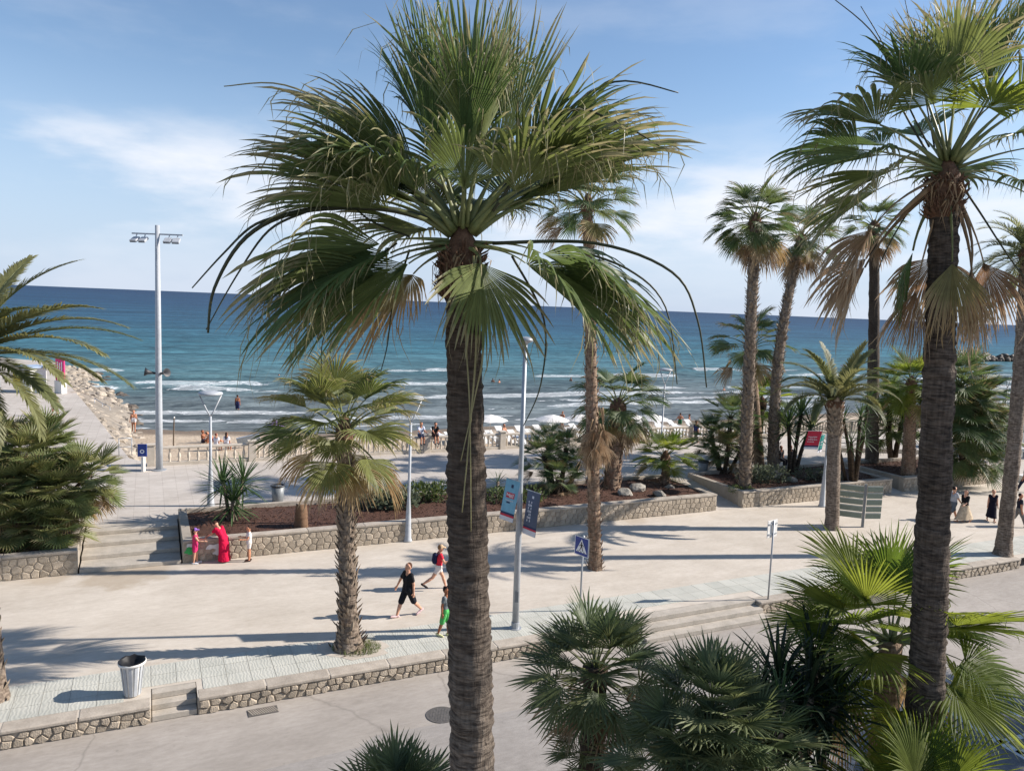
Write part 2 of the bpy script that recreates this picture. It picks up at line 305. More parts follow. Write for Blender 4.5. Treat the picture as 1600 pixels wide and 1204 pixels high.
M['yucca_dark'] = leaf_mat('dark yucca leaf', (0.012, 0.022, 0.012, 1), (0.03, 0.05, 0.02, 1), (0.07, 0.06, 0.04, 1), trans=0.12, tip0=0.95)
M['shrub'] = leaf_mat('shrub leaf', (0.05, 0.075, 0.025, 1), (0.11, 0.14, 0.05, 1), (0.2, 0.18, 0.08, 1), trans=0.3, tip0=0.95)
M['shrub_grey'] = leaf_mat('grey shrub leaf', (0.09, 0.11, 0.07, 1), (0.17, 0.19, 0.12, 1), (0.25, 0.24, 0.16, 1), trans=0.25, tip0=0.95)
M['grass'] = leaf_mat('grass blade', (0.07, 0.11, 0.03, 1), (0.12, 0.15, 0.05, 1), (0.25, 0.22, 0.1, 1), trans=0.3, tip0=0.7)
M['petiole'] = rough_mat('leaf stalk', (0.10, 0.13, 0.045, 1), (0.19, 0.19, 0.075, 1), 5, rough=0.45, objvar=0.2)
M['petiole_dead'] = rough_mat('dry leaf stalk', (0.16, 0.10, 0.05, 1), (0.27, 0.19, 0.11, 1), 5, rough=0.7, objvar=0.2)
M['stalk'] = rough_mat('flower stalk', (0.022, 0.028, 0.014, 1), (0.06, 0.062, 0.03, 1), 4, rough=0.5)
M['stalk_pale'] = rough_mat('pale flower stalk', (0.17, 0.16, 0.07, 1), (0.27, 0.24, 0.12, 1), 4, rough=0.5)
M['fibre'] = rough_mat('crown fibre', (0.06, 0.03, 0.018, 1), (0.20, 0.11, 0.065, 1), 14, 40, 0.8, 0.02)
def bark(name, c1, c2, ring=16, hero=False):
    t = MT(name); tcx = t.node('ShaderNodeTexCoord'); mp_ = t.node('ShaderNodeMapping'); mp_.inputs['Scale'].default_value = (1, 1, 1)
    t.l.new(tcx.outputs['Object'], mp_.inputs[0])
    n1 = noise(t, 2.2, 6, vec=mp_.outputs[0], stretch=(3, 3, ring)); n2 = noise(t, 9, 4, vec=mp_.outputs[0], stretch=(3, 3, 0.35)); n3 = noise(t, 0.8, 3)
    c = ramp(t, n1, [(0.35, c1), (0.65, c2)])
    c = vmix(t, 0.6, c, ramp(t, n2, [(0.3, g4(0.2)), (0.7, g4(0.75))]), 'SOFT_LIGHT')
    c = vmix(t, 0.6, c, ramp(t, n3, [(0.35, g4(0.28)), (0.65, g4(0.72))]), 'SOFT_LIGHT')
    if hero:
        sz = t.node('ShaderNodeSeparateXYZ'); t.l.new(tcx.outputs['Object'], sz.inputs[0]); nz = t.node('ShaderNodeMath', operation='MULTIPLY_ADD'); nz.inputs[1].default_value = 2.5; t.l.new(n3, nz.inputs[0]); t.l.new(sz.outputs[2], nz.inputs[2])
        up_ = t.node('ShaderNodeMapRange'); up_.inputs[1].default_value = 6.0; up_.inputs[2].default_value = 9.5; up_.inputs[4].default_value = 0.7; t.l.new(nz.outputs[0], up_.inputs[0]); c = vmix(t, up_.outputs[0], c, vmix(t, n1, (0.014, 0.010, 0.008, 1), (0.055, 0.038, 0.028, 1)))  # upper trunk: dark brown fibre, with crown shade mixed into the colour
    t.l.new(c, t.b.inputs['Base Color']); t.b.inputs['Roughness'].default_value = 0.9; t.b.inputs['Specular IOR Level'].default_value = 0.2
    ad = t.node('ShaderNodeMath', operation='ADD'); t.l.new(n1, ad.inputs[0]); t.l.new(n2, ad.inputs[1])
    bump(t, ad.outputs[0], 0.9, 0.03); return t.m
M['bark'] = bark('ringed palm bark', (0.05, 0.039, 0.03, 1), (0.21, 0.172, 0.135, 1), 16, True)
M['bark_shaded'] = bark('shaded ringed palm bark', (0.03, 0.023, 0.018, 1), (0.115, 0.09, 0.07, 1), 16, False)  # ringed bark again, with the shade on that trunk put into its colour
M['bark_far'] = bark('rough palm bark', (0.10, 0.075, 0.058, 1), (0.27, 0.215, 0.165, 1), 8)
M['bark_brown'] = bark('brown palm bark', (0.13, 0.085, 0.055, 1), (0.30, 0.215, 0.15, 1), 8)
M['bark_dark'] = bark('dark fibrous bark', (0.02, 0.015, 0.011, 1), (0.09, 0.065, 0.045, 1), 6)
M['boots'] = rough_mat('leaf base', (0.14, 0.10, 0.07, 1), (0.32, 0.26, 0.195, 1), 6, rough=0.85)
M['boots_red'] = rough_mat('brown leaf base', (0.12, 0.065, 0.042, 1), (0.30, 0.205, 0.145, 1), 6, rough=0.85)

# ------------------------------------------------------------------ mesh helpers
def tag(o, label=None, cat=None, group=None, kind=None):
    if label: o['label'] = label
    if cat: o['category'] = cat
    if group: o['group'] = group
    if kind: o['kind'] = kind
    return o
def thing(name, label, cat, loc=(0, 0, 0), rotz=0, group=None):
    o = bpy.data.objects.new(name, None); o.empty_display_size = 0.2; col.objects.link(o)
    o.location = loc; o.rotation_euler = (0, 0, rotz); return tag(o, label, cat, group)
def link(name, me, parent=None, loc=None, rot=None, scale=None):
    o = bpy.data.objects.new(name, me); col.objects.link(o)
    if parent: o.parent = parent
    if loc is not None: o.location = loc
    if rot is not None: o.rotation_euler = rot
    if scale is not None: o.scale = (scale,) * 3 if isinstance(scale, (int, float)) else scale
    return o
class MB:
    def __init__(s): s.v = []; s.f = []
    def add(s, vs, fs):
        b = len(s.v); s.v += [tuple(v) for v in vs]; s.f += [tuple(i + b for i in f) for f in fs]; return s
    def box(s, c, size, rot=None, taper=1.0):
        x, y, z = (d / 2 for d in size)
        vs = [Vector((i * x * (taper if k > 0 else 1), j * y * (taper if k > 0 else 1), k * z)) for k in (-1, 1) for j in (-1, 1) for i in (-1, 1)]
        if rot is not None:
            m = Euler(rot).to_matrix(); vs = [m @ v for v in vs]
        c = Vector(c); vs = [v + c for v in vs]
        return s.add(vs, [(0, 2, 3, 1), (4, 5, 7, 6), (0, 1, 5, 4), (2, 6, 7, 3), (0, 4, 6, 2), (1, 3, 7, 5)])
    def bar(s, a, b, w, h=None, up=(0, 0, 1)):
        a, b = Vector(a), Vector(b); d = (b - a); L = d.length; d.normalize(); u = Vector(up)
        if abs(d.dot(u)) > 0.98: u = Vector((1, 0, 0))
        sd = d.cross(u).normalized(); u = sd.cross(d); h = h or w
        vs = [p + sd * i * w / 2 + u * j * h / 2 for p in (a, b) for i, j in ((-1, -1), (1, -1), (1, 1), (-1, 1))]
        return s.add(vs, [(3, 2, 1, 0), (4, 5, 6, 7), (0, 1, 5, 4), (1, 2, 6, 5), (2, 3, 7, 6), (3, 0, 4, 7)])
    def tube(s, pts, rad, n=8, cap=True, flat=1.0):
        pts = [Vector(p) for p in pts]; m = len(pts); vs = []; fs = []
        if isinstance(rad, (int, float)): rad = [rad] * m
        ref = None
        for i, p in enumerate(pts):
            t = (pts[min(i + 1, m - 1)] - pts[max(i - 1, 0)]).normalized()
            if ref is None: ref = Vector((1, 0, 0)) if abs(t.x) < 0.9 else Vector((0, 1, 0))
            ref = (ref - t * ref.dot(t)).normalized(); b = t.cross(ref)
            for k in range(n):
                a = 2 * math.pi * k / n; vs.append(p + (ref * math.cos(a) + b * math.sin(a) * flat) * rad[i])
        for i in range(m - 1):
            for k in range(n):
                fs.append((i * n + k, i * n + (k + 1) % n, (i + 1) * n + (k + 1) % n, (i + 1) * n + k))
        if cap: fs += [tuple(range(n - 1, -1, -1)), tuple((m - 1) * n + k for k in range(n))]
        return s.add(vs, fs)
    def lathe(s, prof, n=16, c=(0, 0, 0), cap=True):
        c = Vector(c); vs = []; fs = []; m = len(prof)
        for r, z in prof:
            for k in range(n):
                a = 2 * math.pi * k / n; vs.append(c + Vector((r * math.cos(a), r * math.sin(a), z)))
        for i in range(m - 1):
            for k in range(n):
                fs.append((i * n + k, i * n + (k + 1) % n, (i + 1) * n + (k + 1) % n, (i + 1) * n + k))
        if cap: fs += [tuple(range(n - 1, -1, -1)), tuple((m - 1) * n + k for k in range(n))]
        return s.add(vs, fs)
    def prism(s, poly, z0, z1):
        n = len(poly); vs = [(p[0], p[1], z0) for p in poly] + [(p[0], p[1], z1) for p in poly]
        tri = tessellate_polygon([[Vector((p[0], p[1], 0)) for p in poly]])
        fs = [(i, (i + 1) % n, n + (i + 1) % n, n + i) for i in range(n)]
        fs += [tuple(n + i for i in t) for t in tri] + [tuple(t) for t in tri]
        return s.add(vs, fs)
    def sheet(s, poly, z):
        n = len(poly); tri = tessellate_polygon([[Vector((p[0], p[1], 0)) for p in poly]])
        fs = []
        for t in tri:
            a, b, c = (Vector((poly[i][0], poly[i][1], 0)) for i in t)
            fs.append(tuple(t) if (b - a).cross(c - a).z > 0 else tuple(reversed(t)))
        return s.add([(p[0], p[1], z) for p in poly], fs)
    def mesh(s, name, mat, smooth=False):
        me = bpy.data.meshes.new(name); me.from_pydata(s.v, [], s.f)
        if mat is not None: me.materials.append(M[mat] if isinstance(mat, str) else mat)
        if smooth: me.polygons.foreach_set('use_smooth', [True] * len(me.polygons))
        me.update(); return me
    def build(s, name, mat, parent=None, smooth=False, loc=None, rot=None, bevel=0):
        o = link(name, s.mesh(name, mat, smooth), parent, loc, rot)
        if bevel:
            b = o.modifiers.new('bevel', 'BEVEL'); b.width = bevel; b.segments = 2; b.limit_method = 'ANGLE'
        return o
def struct(o): o['kind'] = 'structure'; return o
def np_mesh(name, V, F, mat, attrs=None, smooth=False):
    me = bpy.data.meshes.new(name); me.from_pydata(V.tolist() if hasattr(V, 'tolist') else V, [], F.tolist() if hasattr(F, 'tolist') else F)
    me.materials.append(M[mat] if isinstance(mat, str) else mat)
    for k, a in (attrs or {}).items():
        at_ = me.attributes.new(k, 'FLOAT', 'POINT'); at_.data.foreach_set('value', np.asarray(a, np.float32).ravel())
    if smooth: me.polygons.foreach_set('use_smooth', [True] * len(me.polygons))
    me.update(); return me
def sm(x): return x * x * (3 - 2 * x)
_rs = np.random.RandomState(5); _lat = _rs.rand(256, 256)
def vnoise(x, y):
    xi = np.floor(x).astype(int); yi = np.floor(y).astype(int); fx = sm(x - xi); fy = sm(y - yi)
    a = _lat[xi % 256, yi % 256]; b = _lat[(xi + 1) % 256, yi % 256]; c = _lat[xi % 256, (yi + 1) % 256]; d = _lat[(xi + 1) % 256, (yi + 1) % 256]
    return (a * (1 - fx) + b * fx) * (1 - fy) + (c * (1 - fx) + d * fx) * fy
def fbm(x, y, o=4):
    r = 0; a = 0.5
    for i in range(o): r = r + a * vnoise(x * 2 ** i + 13 * i, y * 2 ** i + 7 * i); a *= 0.5
    return r
def sqpoly(pts): return [W(s, q) for s, q in pts]

# ================================================================== SETTING
L0, L1 = -70, 110
struct(MB().sheet(sqpoly([(-400, -60), (400, -60), (400, 34), (-400, 34)]), -0.47).build('ground', 'land'))
struct(MB().sheet(sqpoly([(L0, -30), (L1, -30), (L1, 19.62), (L0, 19.62)]), Z_ROAD).build('road', 'road'))
# lower promenade, with notches for the two flights of steps down to the road
N0, N1, NQ = 0.0, 1.05, 20.45
T0, T1, TQ = 14.1, 19.3, 20.2
E0 = 19.6
ps = [(L0, E0), (N0, E0), (N0, NQ), (N1, NQ), (N1, E0), (T0, E0), (T0, TQ), (T1, TQ), (T1, E0), (L1, E0), (L1, 30.02), (L0, 30.02)]
struct(MB().sheet(sqpoly(ps), 0).build('promenade', 'prom'))
# upper promenade and pier head
up = [(L0, 34.0), (L1, 34.0), (L1, 45.2), (0.3, 45.2), (-1.0, 47.4)]
upw = sqpoly(up) + [Vector((-30.6, 56, 0)), Vector((-43, 74, 0)), Vector((-52, 86, 0)), Vector((-56, 95, 0)), Vector((-70, 100, 0)), Vector((-100, 80, 0)), Vector((-110, 30, 0))]
struct(MB().prism(upw, -1.6, Z_UP).build('upper_promenade', 'upper'))

# beach
ns, nq = 160, 60
ss = np.linspace(-8, 130, ns); qq = np.linspace(44.6, 78, nq); S, Q = np.meshgrid(ss, qq, indexing='ij')
qw = 62.0 + 5.5 * np.clip((14 - S) / 16, 0, 1) ** 1.3 + 2.0 * np.clip((S - 40) / 60, 0, 1) + 1.6 * (fbm(S / 9, Q * 0 + 3) - 0.45)
Zb = -0.05 - 0.95 * np.clip((Q - 45) / (qw - 45), 0, 2) ** 1.25 + 0.16 * (fbm(S / 1.6, Q / 1.6) - 0.47) * np.clip((qw - Q) / 4, 0.05, 1)
def grid_faces(a, b):
    i = np.arange(a - 1)[:, None] * b + np.arange(b - 1)[None]; i = i.ravel(); return np.stack([i, i + b, i + b + 1, i + 1], 1)
Vb = np.stack([S * CA - Q * SA, S * SA + Q * CA, Zb], -1).reshape(-1, 3)
struct(link('beach', np_mesh('beach', Vb, grid_faces(ns, nq), 'sand', smooth=True)))

# sea: one wave-shaped near part that runs on into open water
ns, nq = 520, 250
ss = np.linspace(-75, 240, ns); qq = 56 + 200 * (np.linspace(0, 1, nq) ** 1.45); S, Q = np.meshgrid(ss, qq, indexing='ij')
Zs = np.zeros_like(S); Fo = np.zeros_like(S)
rr = np.random.RandomState(11)
rows = [(65.5, 0.09, 0.9), (69.3, 0.16, 1.5), (73.2, 0.24, 1.6), (77.8, 0.36, 1.9), (83.5, 0.45, 2.1), (90, 0.5, 2.3), (97.5, 0.5, 2.6), (106, 0.42, 3), (116, 0.36, 3.4), (128, 0.3, 4), (143, 0.28, 4.6), (160, 0.26, 5.4), (182, 0.24, 6.5), (208, 0.2, 8)]
for i, (q0, am, wd) in enumerate(rows):
    qc = q0 + 4.5 * (fbm(S / 34 + i * 3.7, S * 0 + i * 5.1) - 0.47) * (1 + i * 0.12) + 1.2 * (fbm(S / 7 + i, S * 0 + i) - 0.47) + 2.6 * np.clip((14 - S) / 16, 0, 1)
    on = np.clip((fbm(S / 26 + i * 9.1, S * 0 + 31 + i * 2.3, 3) - 0.36) * 5.0, 0.12, 1)
    d = Q - qc                                            # negative towards the shore
    prof = np.where(d < 0, np.exp(-(d / (wd * 0.42)) ** 2), np.exp(-(d / (wd * 1.15)) ** 2))
    Zs += am * on * prof
    brk = np.clip((fbm(S / 15 + i * 5.3, S * 0 + 71 + i * 4.1, 3) - (0.36 if i < 5 else 0.40 + 0.028 * (i - 5))) * 6, 0, 1) if 0 < i < 9 else (np.clip((fbm(S / 6 + 5, S * 0 + 3) - 0.44) * 6, 0, 0.75) if i == 0 else 0)
    ft = np.exp(-((d + wd * 0.30) / (wd * ((0.12 if i < 5 else 0.06) + 0.32 * fbm(S / 2.3 + i * 3, S * 0 + i) ** 1.3))) ** 2) * (0.45 + 0.75 * fbm(S / 1.1 + i * 7, Q / 0.7))
    Fo = np.maximum(Fo, ft * brk)
    back = np.exp(-np.clip(d, 0, None) / (wd * 1.6)) * (d > -wd * 0.3) * brk * 0.42; Fo = np.maximum(Fo, back)
Zs += 0.10 * (fbm(S / 2.6, Q / 1.2) - 0.47) + 0.12 * (fbm(S / 9, Q / 3.5 + 40) - 0.47)
edge = np.clip((Q - 57) / 6, 0, 1) * np.clip((256 - Q) / 30, 0, 1) * np.clip((S + 75) / 15, 0, 1) * np.clip((240 - S) / 15, 0, 1)
Zs = Z_SEA + Zs * edge
Vs = np.stack([S * CA - Q * SA, S * SA + Q * CA, Zs], -1).reshape(-1, 3)
F1 = grid_faces(ns, nq); b0 = len(Vs)
far = [W(s, q, Z_SEA - 0.06) for s, q in ((-40000, 50), (40000, 50), (40000, 45000), (-40000, 45000))]
V2 = np.concatenate([Vs, np.array([tuple(v) for v in far])]); Fl = F1.tolist() + [[b0, b0 + 1, b0 + 2, b0 + 3]]
struct(link('sea', np_mesh('sea', V2, Fl, 'sea', {'foam': np.concatenate([Fo.ravel(), np.zeros(4)])}, smooth=True)))

# asphalt patch, parking bay with tree shade painted into its colour, lines
def sheet_thing(name, poly, z, mat, label, cat):
    o = MB().sheet(poly, z).build(name, mat); return tag(o, label, cat)
struct(MB().sheet(sqpoly([(0.5, 10), (18.6, 10), (18.6, 16.75), (9.2, 16.9), (4.9, 17.1), (4.4, 16.75), (0.5, 16.6)]), Z_ROAD + 0.004).build('road_patch', 'patch'))
struct(MB().sheet([gr(1380, 1075, Z_ROAD), gr(1480, 1085, Z_ROAD), gr(1700, 1110, Z_ROAD), gr(1750, 1300, Z_ROAD), gr(1300, 1300, Z_ROAD)], Z_ROAD + 0.008).build('shaded_bay', 'lot_shade'))
def line(a, b, w, i):
    a = gr(*a, Z_ROAD); b = gr(*b, Z_ROAD); d = (b - a).normalized(); n = Vector((-d.y, d.x, 0)) * w / 2
    o = MB().sheet([a - n, b - n, b + n, a + n], Z_ROAD + 0.012).build('road_marking', 'paintline'); return struct(o)
line((1465, 1100), (1640, 1205), 0.28, 0); line((1455, 1075), (1700, 1150), 0.14, 1); line((1560, 1160), (1680, 1128), 0.16, 2); line((1590, 1176), (1700, 1150), 0.16, 3)

# ------------------------------------------------------------------ stonework
def clip_poly(poly, nx, ny, d):           # keep n.p <= d
    out = []
    for i in range(len(poly)):
        a, b = poly[i], poly[(i + 1) % len(poly)]; da = nx * a[0] + ny * a[1] - d; db = nx * b[0] + ny * b[1] - d
        if da <= 0: out.append(a)
        if da * db < 0:
            t = da / (da - db); out.append((a[0] + (b[0] - a[0]) * t, a[1] + (b[1] - a[1]) * t))
    return out
def rubble(parent, O, U, N, length, height, d, seed, mat='stone', depth=0.05, name='stone', u_min=0.0, flat=1.25):
    rg = random.Random(seed); V = Vector((0, 0, 1)); dx = d * flat; dy = d
    nx = max(1, round(length / dx)); ny = max(1, round(height / dy)); dx = length / nx; dy = height / ny
    pt = {}
    for i in range(-1, nx + 1):
        for j in range(-1, ny + 1): pt[i, j] = ((i + 0.5 + (0.5 if j % 2 else 0) * 0.7 + rg.uniform(-0.3, 0.3)) * dx, (j + 0.5 + rg.uniform(-0.24, 0.24)) * dy)
    for i in range(nx):
        for j in range(ny):
            c = pt[i, j]; poly = [(max(0, c[0] - 2 * dx), 0), (min(length, c[0] + 2 * dx), 0), (min(length, c[0] + 2 * dx), height), (max(0, c[0] - 2 * dx), height)]
            for a in range(-2, 3):
                for b in range(-2, 3):
                    k = (i + a, j + b)
                    if (a or b) and k in pt:
                        p = pt[k]; ex, ey = p[0] - c[0], p[1] - c[1]; poly = clip_poly(poly, ex, ey, ex * (p[0] + c[0]) / 2 + ey * (p[1] + c[1]) / 2)
            if len(poly) < 3: continue
            mx = sum(p[0] for p in poly) / len(poly); my = sum(p[1] for p in poly) / len(poly)
            rad = max(0.03, min(math.hypot(p[0] - mx, p[1] - my) for p in poly)); k0 = 1 - min(0.4, 0.008 / rad); k1 = rg.uniform(0.66, 0.82); dp = depth * rg.uniform(0.5, 1.15)
            n = len(poly); C0 = O + U * mx + V * my
            ring = lambda k, h, tz=0: [U * (p[0] - mx) * k + V * (p[1] - my) * k + N * h for p in poly]
            vs = ring(k0, -0.01) + ring(k0 * 0.97, dp * 0.55) + ring(k1, dp) + [N * dp * 1.05]
            fs = [(r * n + a, r * n + (a + 1) % n, (r + 1) * n + (a + 1) % n, (r + 1) * n + a) for r in (0, 1) for a in range(n)] + [(2 * n + a, 2 * n + (a + 1) % n, 3 * n) for a in range(n)]
            MB().add(vs, fs).build(name, mat, parent, loc=C0)
UA = Vector((CA, SA, 0)); NA = Vector((SA, -CA, 0))        # along shore; facing the road

def road_wall(s0, s1, label, z1=0.0, seed=1, d=0.19):
    t = thing('retaining_wall', label, 'wall', W(s0, 19.6, Z_ROAD)); t.rotation_euler = (0, 0, SHORE); L = s1 - s0; h = z1 - Z_ROAD - 0.085
    MB().box((L / 2, 0.18, h / 2), (L, 0.36, h)).build('mortar_core', 'mortar', t)
    n = max(1, round(L / 1.6))
    for i in range(n):
        w = L / n; MB().box((0, 0, 0), (w - 0.014, 0.47, 0.095)).build('coping_stone', 'coping', t, bevel=0.025, loc=(w * (i + 0.5), 0.175 + random.uniform(-.008, .008), h + 0.045 + random.uniform(-.002, .005)), rot=(random.uniform(-.01, .01), random.uniform(-.003, .003), random.uniform(-.006, .006)))
    if s1 > -8: rubble(t, Vector((max(0, -6.2 - s0), 0.0, 0)), Vector((1, 0, 0)), Vector((0, -1, 0)), min(L, s1 + 6.2), h, d, seed, depth=0.055)
    return t
road_wall(-6.2, N0, 'low rubble stone wall along the road beside the white litter bin', seed=3)
road_wall(N1, T0, 'long low rubble stone kerb wall below the tall shaggy palm', seed=4)
road_wall(T1, 34, 'low rubble stone kerb wall past the long double steps', seed=5, d=0.24)

def step_flight(name, s0, s1, q0, q1, z0, z1, n, label, cheek=True):
    t = thing(name, label, 'steps', W(s0, q0, z0)); t.rotation_euler = (0, 0, SHORE); dq = (q1 - q0) / n; dz = (z1 - z0) / n
    for i in range(n):
        MB().box(((s1 - s0) / 2, (q1 - q0 + i * dq) / 2 + 0.001 * i, (i + 0.5) * dz - 0.002 * 0), (s1 - s0 - 0.01, (q1 - q0) - i * dq, dz - 0.003)).build('step', 'steps', t, bevel=0.012)
    return t
step_flight('stone_steps', N0 + 0.01, N1 - 0.01, 19.62, NQ, Z_ROAD, 0.0, 3, 'short narrow steps cut into the kerb wall beside the bin')
step_flight('stone_steps', T0 + 0.01, T1 - 0.01, 19.0, TQ, Z_ROAD, 0.0, 3, 'long wide steps to the road beside the dwarf palm')
step_flight('stone_steps', -2.25, 1.05, 30.0, 34.05, 0.0, Z_UP, 4, 'four broad steps up between the planters beside the red dress')
# notch cheeks
t = thing('step_cheek', 'plain side walls of the narrow steps in the kerb wall', 'wall', W(N0, 19.6, Z_ROAD)); t.rotation_euler = (0, 0, SHORE)
MB().box((N1 + 0.02, 0.62, 0.222), (0.04, 0.5, 0.44)).build('cheek', 'render', t); MB().box((-0.02, 0.62, 0.222), (0.04, 0.5, 0.44)).build('cheek', 'render', t)

# wave tiles of the roadside pavement
t = thing('wave_pavement', 'pale green strip of wave-patterned tiles beside the road', 'pavement', W(-6, 19.97, 0)); t.rotation_euler = (0, 0, SHORE); t['kind'] = 'structure'
TS = 0.6
tile_me = MB().box((0, 0, 0), (TS - 0.012, TS - 0.012, 0.02)).mesh('tile', 'tile')
cnt = 0
for i in range(76):
    for j in range(3):
        s_ = -6 + (i + 0.5) * TS; q_ = 19.97 + (j + 0.5) * TS
        if (N0 - 0.33 < s_ < N1 + 0.33 and j == 0) or (T0 - 0.33 < s_ < T1 + 0.33 and j == 0): continue
        link('tile', tile_me, t, ((i + 0.5) * TS, (j + 0.5) * TS, random.uniform(-0.001, 0.003)), (random.uniform(-.003, .003), random.uniform(-.003, .003), 0)); cnt += 1

# ------------------------------------------------------------------ planters
def planter(s0, s1, label, seed, st0=None, st1=None, q1=34.35, d=0.226):
    t = thing('planter', label, 'planter', W(s0, 30.0, 0)); t.rotation_euler = (0, 0, SHORE); L = s1 - s0; D = q1 - 30.0; w = 0.32
    MB().box((L / 2, w / 2, (Z_WALL - 0.1) / 2), (L, w, Z_WALL - 0.1)).build('wall_core', 'mortar', t)
    MB().box((w / 2, D / 2 + w / 2 + 0.002, Z_WALL / 2 - 0.004), (w, D - w, Z_WALL - 0.008)).build('side_wall', 'render', t, bevel=0.015)
    MB().box((L - w / 2, D / 2 + w / 2 + 0.002, Z_WALL / 2 - 0.004), (w, D - w, Z_WALL - 0.008)).build('side_wall', 'render', t, bevel=0.015)
    MB().box((L / 2, D + 0.1, 0.43), (L, 0.2, 0.92)).build('back_wall', 'coping', t, bevel=0.02)
    n = max(1, round(L / 2.2))
    for i in range(n): MB().box((L / n * (i + 0.5), w / 2 - 0.01, Z_WALL - 0.05), (L / n - 0.01, w + 0.07, 0.1)).build('coping_stone', 'coping', t, bevel=0.02)
    a = st0 if st0 is not None else s0; b = st1 if st1 is not None else s1
    rubble(t, Vector((a - s0, 0, 0)), Vector((1, 0, 0)), Vector((0, -1, 0)), b - a, Z_WALL - 0.11, d, seed, depth=0.034)
    nx, ny = max(8, int(L * 4)), 18; X, Y = np.meshgrid(np.linspace(w, L - w, nx), np.linspace(w, D, ny), indexing='ij')
    Zz = Z_SOIL + 0.14 * (fbm(X / 0.8 + seed, Y / 0.8) - 0.5) + 0.10 * np.sin(np.pi * (Y - w) / (D - w))
    link('soil', np_mesh('soil', np.stack([X, Y, Zz], -1).reshape(-1, 3), grid_faces(nx, ny), 'soil', smooth=True), t)
    rg = random.Random(seed); mb = MB()
    for i in range(int(L * 90)):
        x, y = rg.uniform(w, L - w), rg.uniform(w, D); z = Z_SOIL + 0.02 + 0.10 * math.sin(math.pi * (y - w) / (D - w)) + rg.uniform(-0.02, 0.05)
        mb.box((x, y, z), (rg.uniform(.04, .10), rg.uniform(.02, .05), .015), (rg.uniform(-.6, .6), rg.uniform(-.6, .6), rg.uniform(0, 3)))
    o = mb.build('bark_chips', 'soil', t); o['kind'] = 'stuff'
    return t
planter(-40, -2.3, 'stone-faced planter holding the big bushy dwarf palm', 21, st0=-8.0)
tp2 = planter(1.1, 26.1, 'long stone-faced planter with stump, yucca and boulders', 22)
planter(27.8, 39.0, 'stone-faced planter where the two tall leaning palms grow', 23)
planter(40.0, 48.6, 'stone-faced planter with the big dark bushy palm', 24)
# graffiti on the planter corner
M['spray_white'] = plain('white spray paint', (222, 226, 222), .7); M['spray_green'] = plain('green spray paint', (60, 170, 90), .7)
gf = tp2; rg = random.Random(6)
for mt, pts in (('spray_white', ((.10, .62), (.32, .58), (.36, .72), (.12, .75))), ('spray_green', ((.08, .38), (.30, .34), (.34, .56), (.2, .62), (.1, .55))), ('spray_white', ((.8, .5), (1.2, .44), (1.5, .55), (1.25, .66), (.9, .62))), ('spray_white', ((1.0, .26), (1.3, .22), (1.4, .36), (1.15, .42)))):
    n = len(pts); q = []
    for i in range(n):
        a, b = pts[i], pts[(i + 1) % n]
        for u in (0, .33, .66): q.append((a[0] + (b[0] - a[0]) * u + rg.uniform(-.04, .04), -0.062, a[1] + (b[1] - a[1]) * u + rg.uniform(-.04, .04)))
    q.insert(0, (sum(p[0] for p in pts) / n, -0.062, sum(p[1] for p in pts) / n)); MB().add(q, [(0, i + 1, (i + 1) % (3 * n) + 1) for i in range(3 * n)]).build('graffiti', mt, gf)
# ramps between them
for (a, b) in ((26.1, 27.8), (39.0, 40.0), (48.6, 70)):
    mb = MB(); v = [W(a, 30.0, 0.002), W(b, 30.0, 0.002), W(b, 34.4, Z_UP + 0.003), W(a, 34.4, Z_UP + 0.003)]; mb.add(v, [(0, 1, 2, 3)]); struct(mb.build('ramp', 'upper'))

# ------------------------------------------------------------------ balustrade
bal_prof = [(0.05, 0), (0.06, 0.03), (0.035, 0.06), (0.07, 0.17), (0.075, 0.24), (0.035, 0.42), (0.03, 0.48), (0.05, 0.52), (0.06, 0.56)]
bal_me = MB().lathe([(r * 1.15, z * 1.28) for r, z in bal_prof], 8).mesh('baluster', 'balus', True)
def balustrade(s0, n, label, q=45.0, bay=5.2):
    t = thing('balustrade', label, 'balustrade', W(s0, q, Z_UP)); t.rotation_euler = (0, 0, SHORE)
    for b in range(n + 1):
        mb = MB(); x = b * bay; mb.box((x, 0, 0.56), (0.4, 0.4, 1.12)); mb.box((x, 0, 1.155), (0.5, 0.5, 0.07)); mb.build('pedestal', 'balus', t, bevel=0.01)
    for b in range(n):
        x0 = b * bay + 0.21; x1 = (b + 1) * bay - 0.21
        MB().box(((x0 + x1) / 2, 0, 0.09), (x1 - x0, 0.3, 0.18)).build('plinth', 'balus', t); MB().box(((x0 + x1) / 2, 0, 0.957), (x1 - x0, 0.28, 0.12)).build('handrail', 'balus', t, bevel=0.02)
        k = 10 if b == 0 else 16
        for i in range(k): link('baluster', bal_me, t, (x0 + (x1 - x0) * (i + 0.5) / k, 0, 0.18))
    return t
balustrade(0.1, 13, 'long pale cast-stone balustrade between the promenade and the beach')

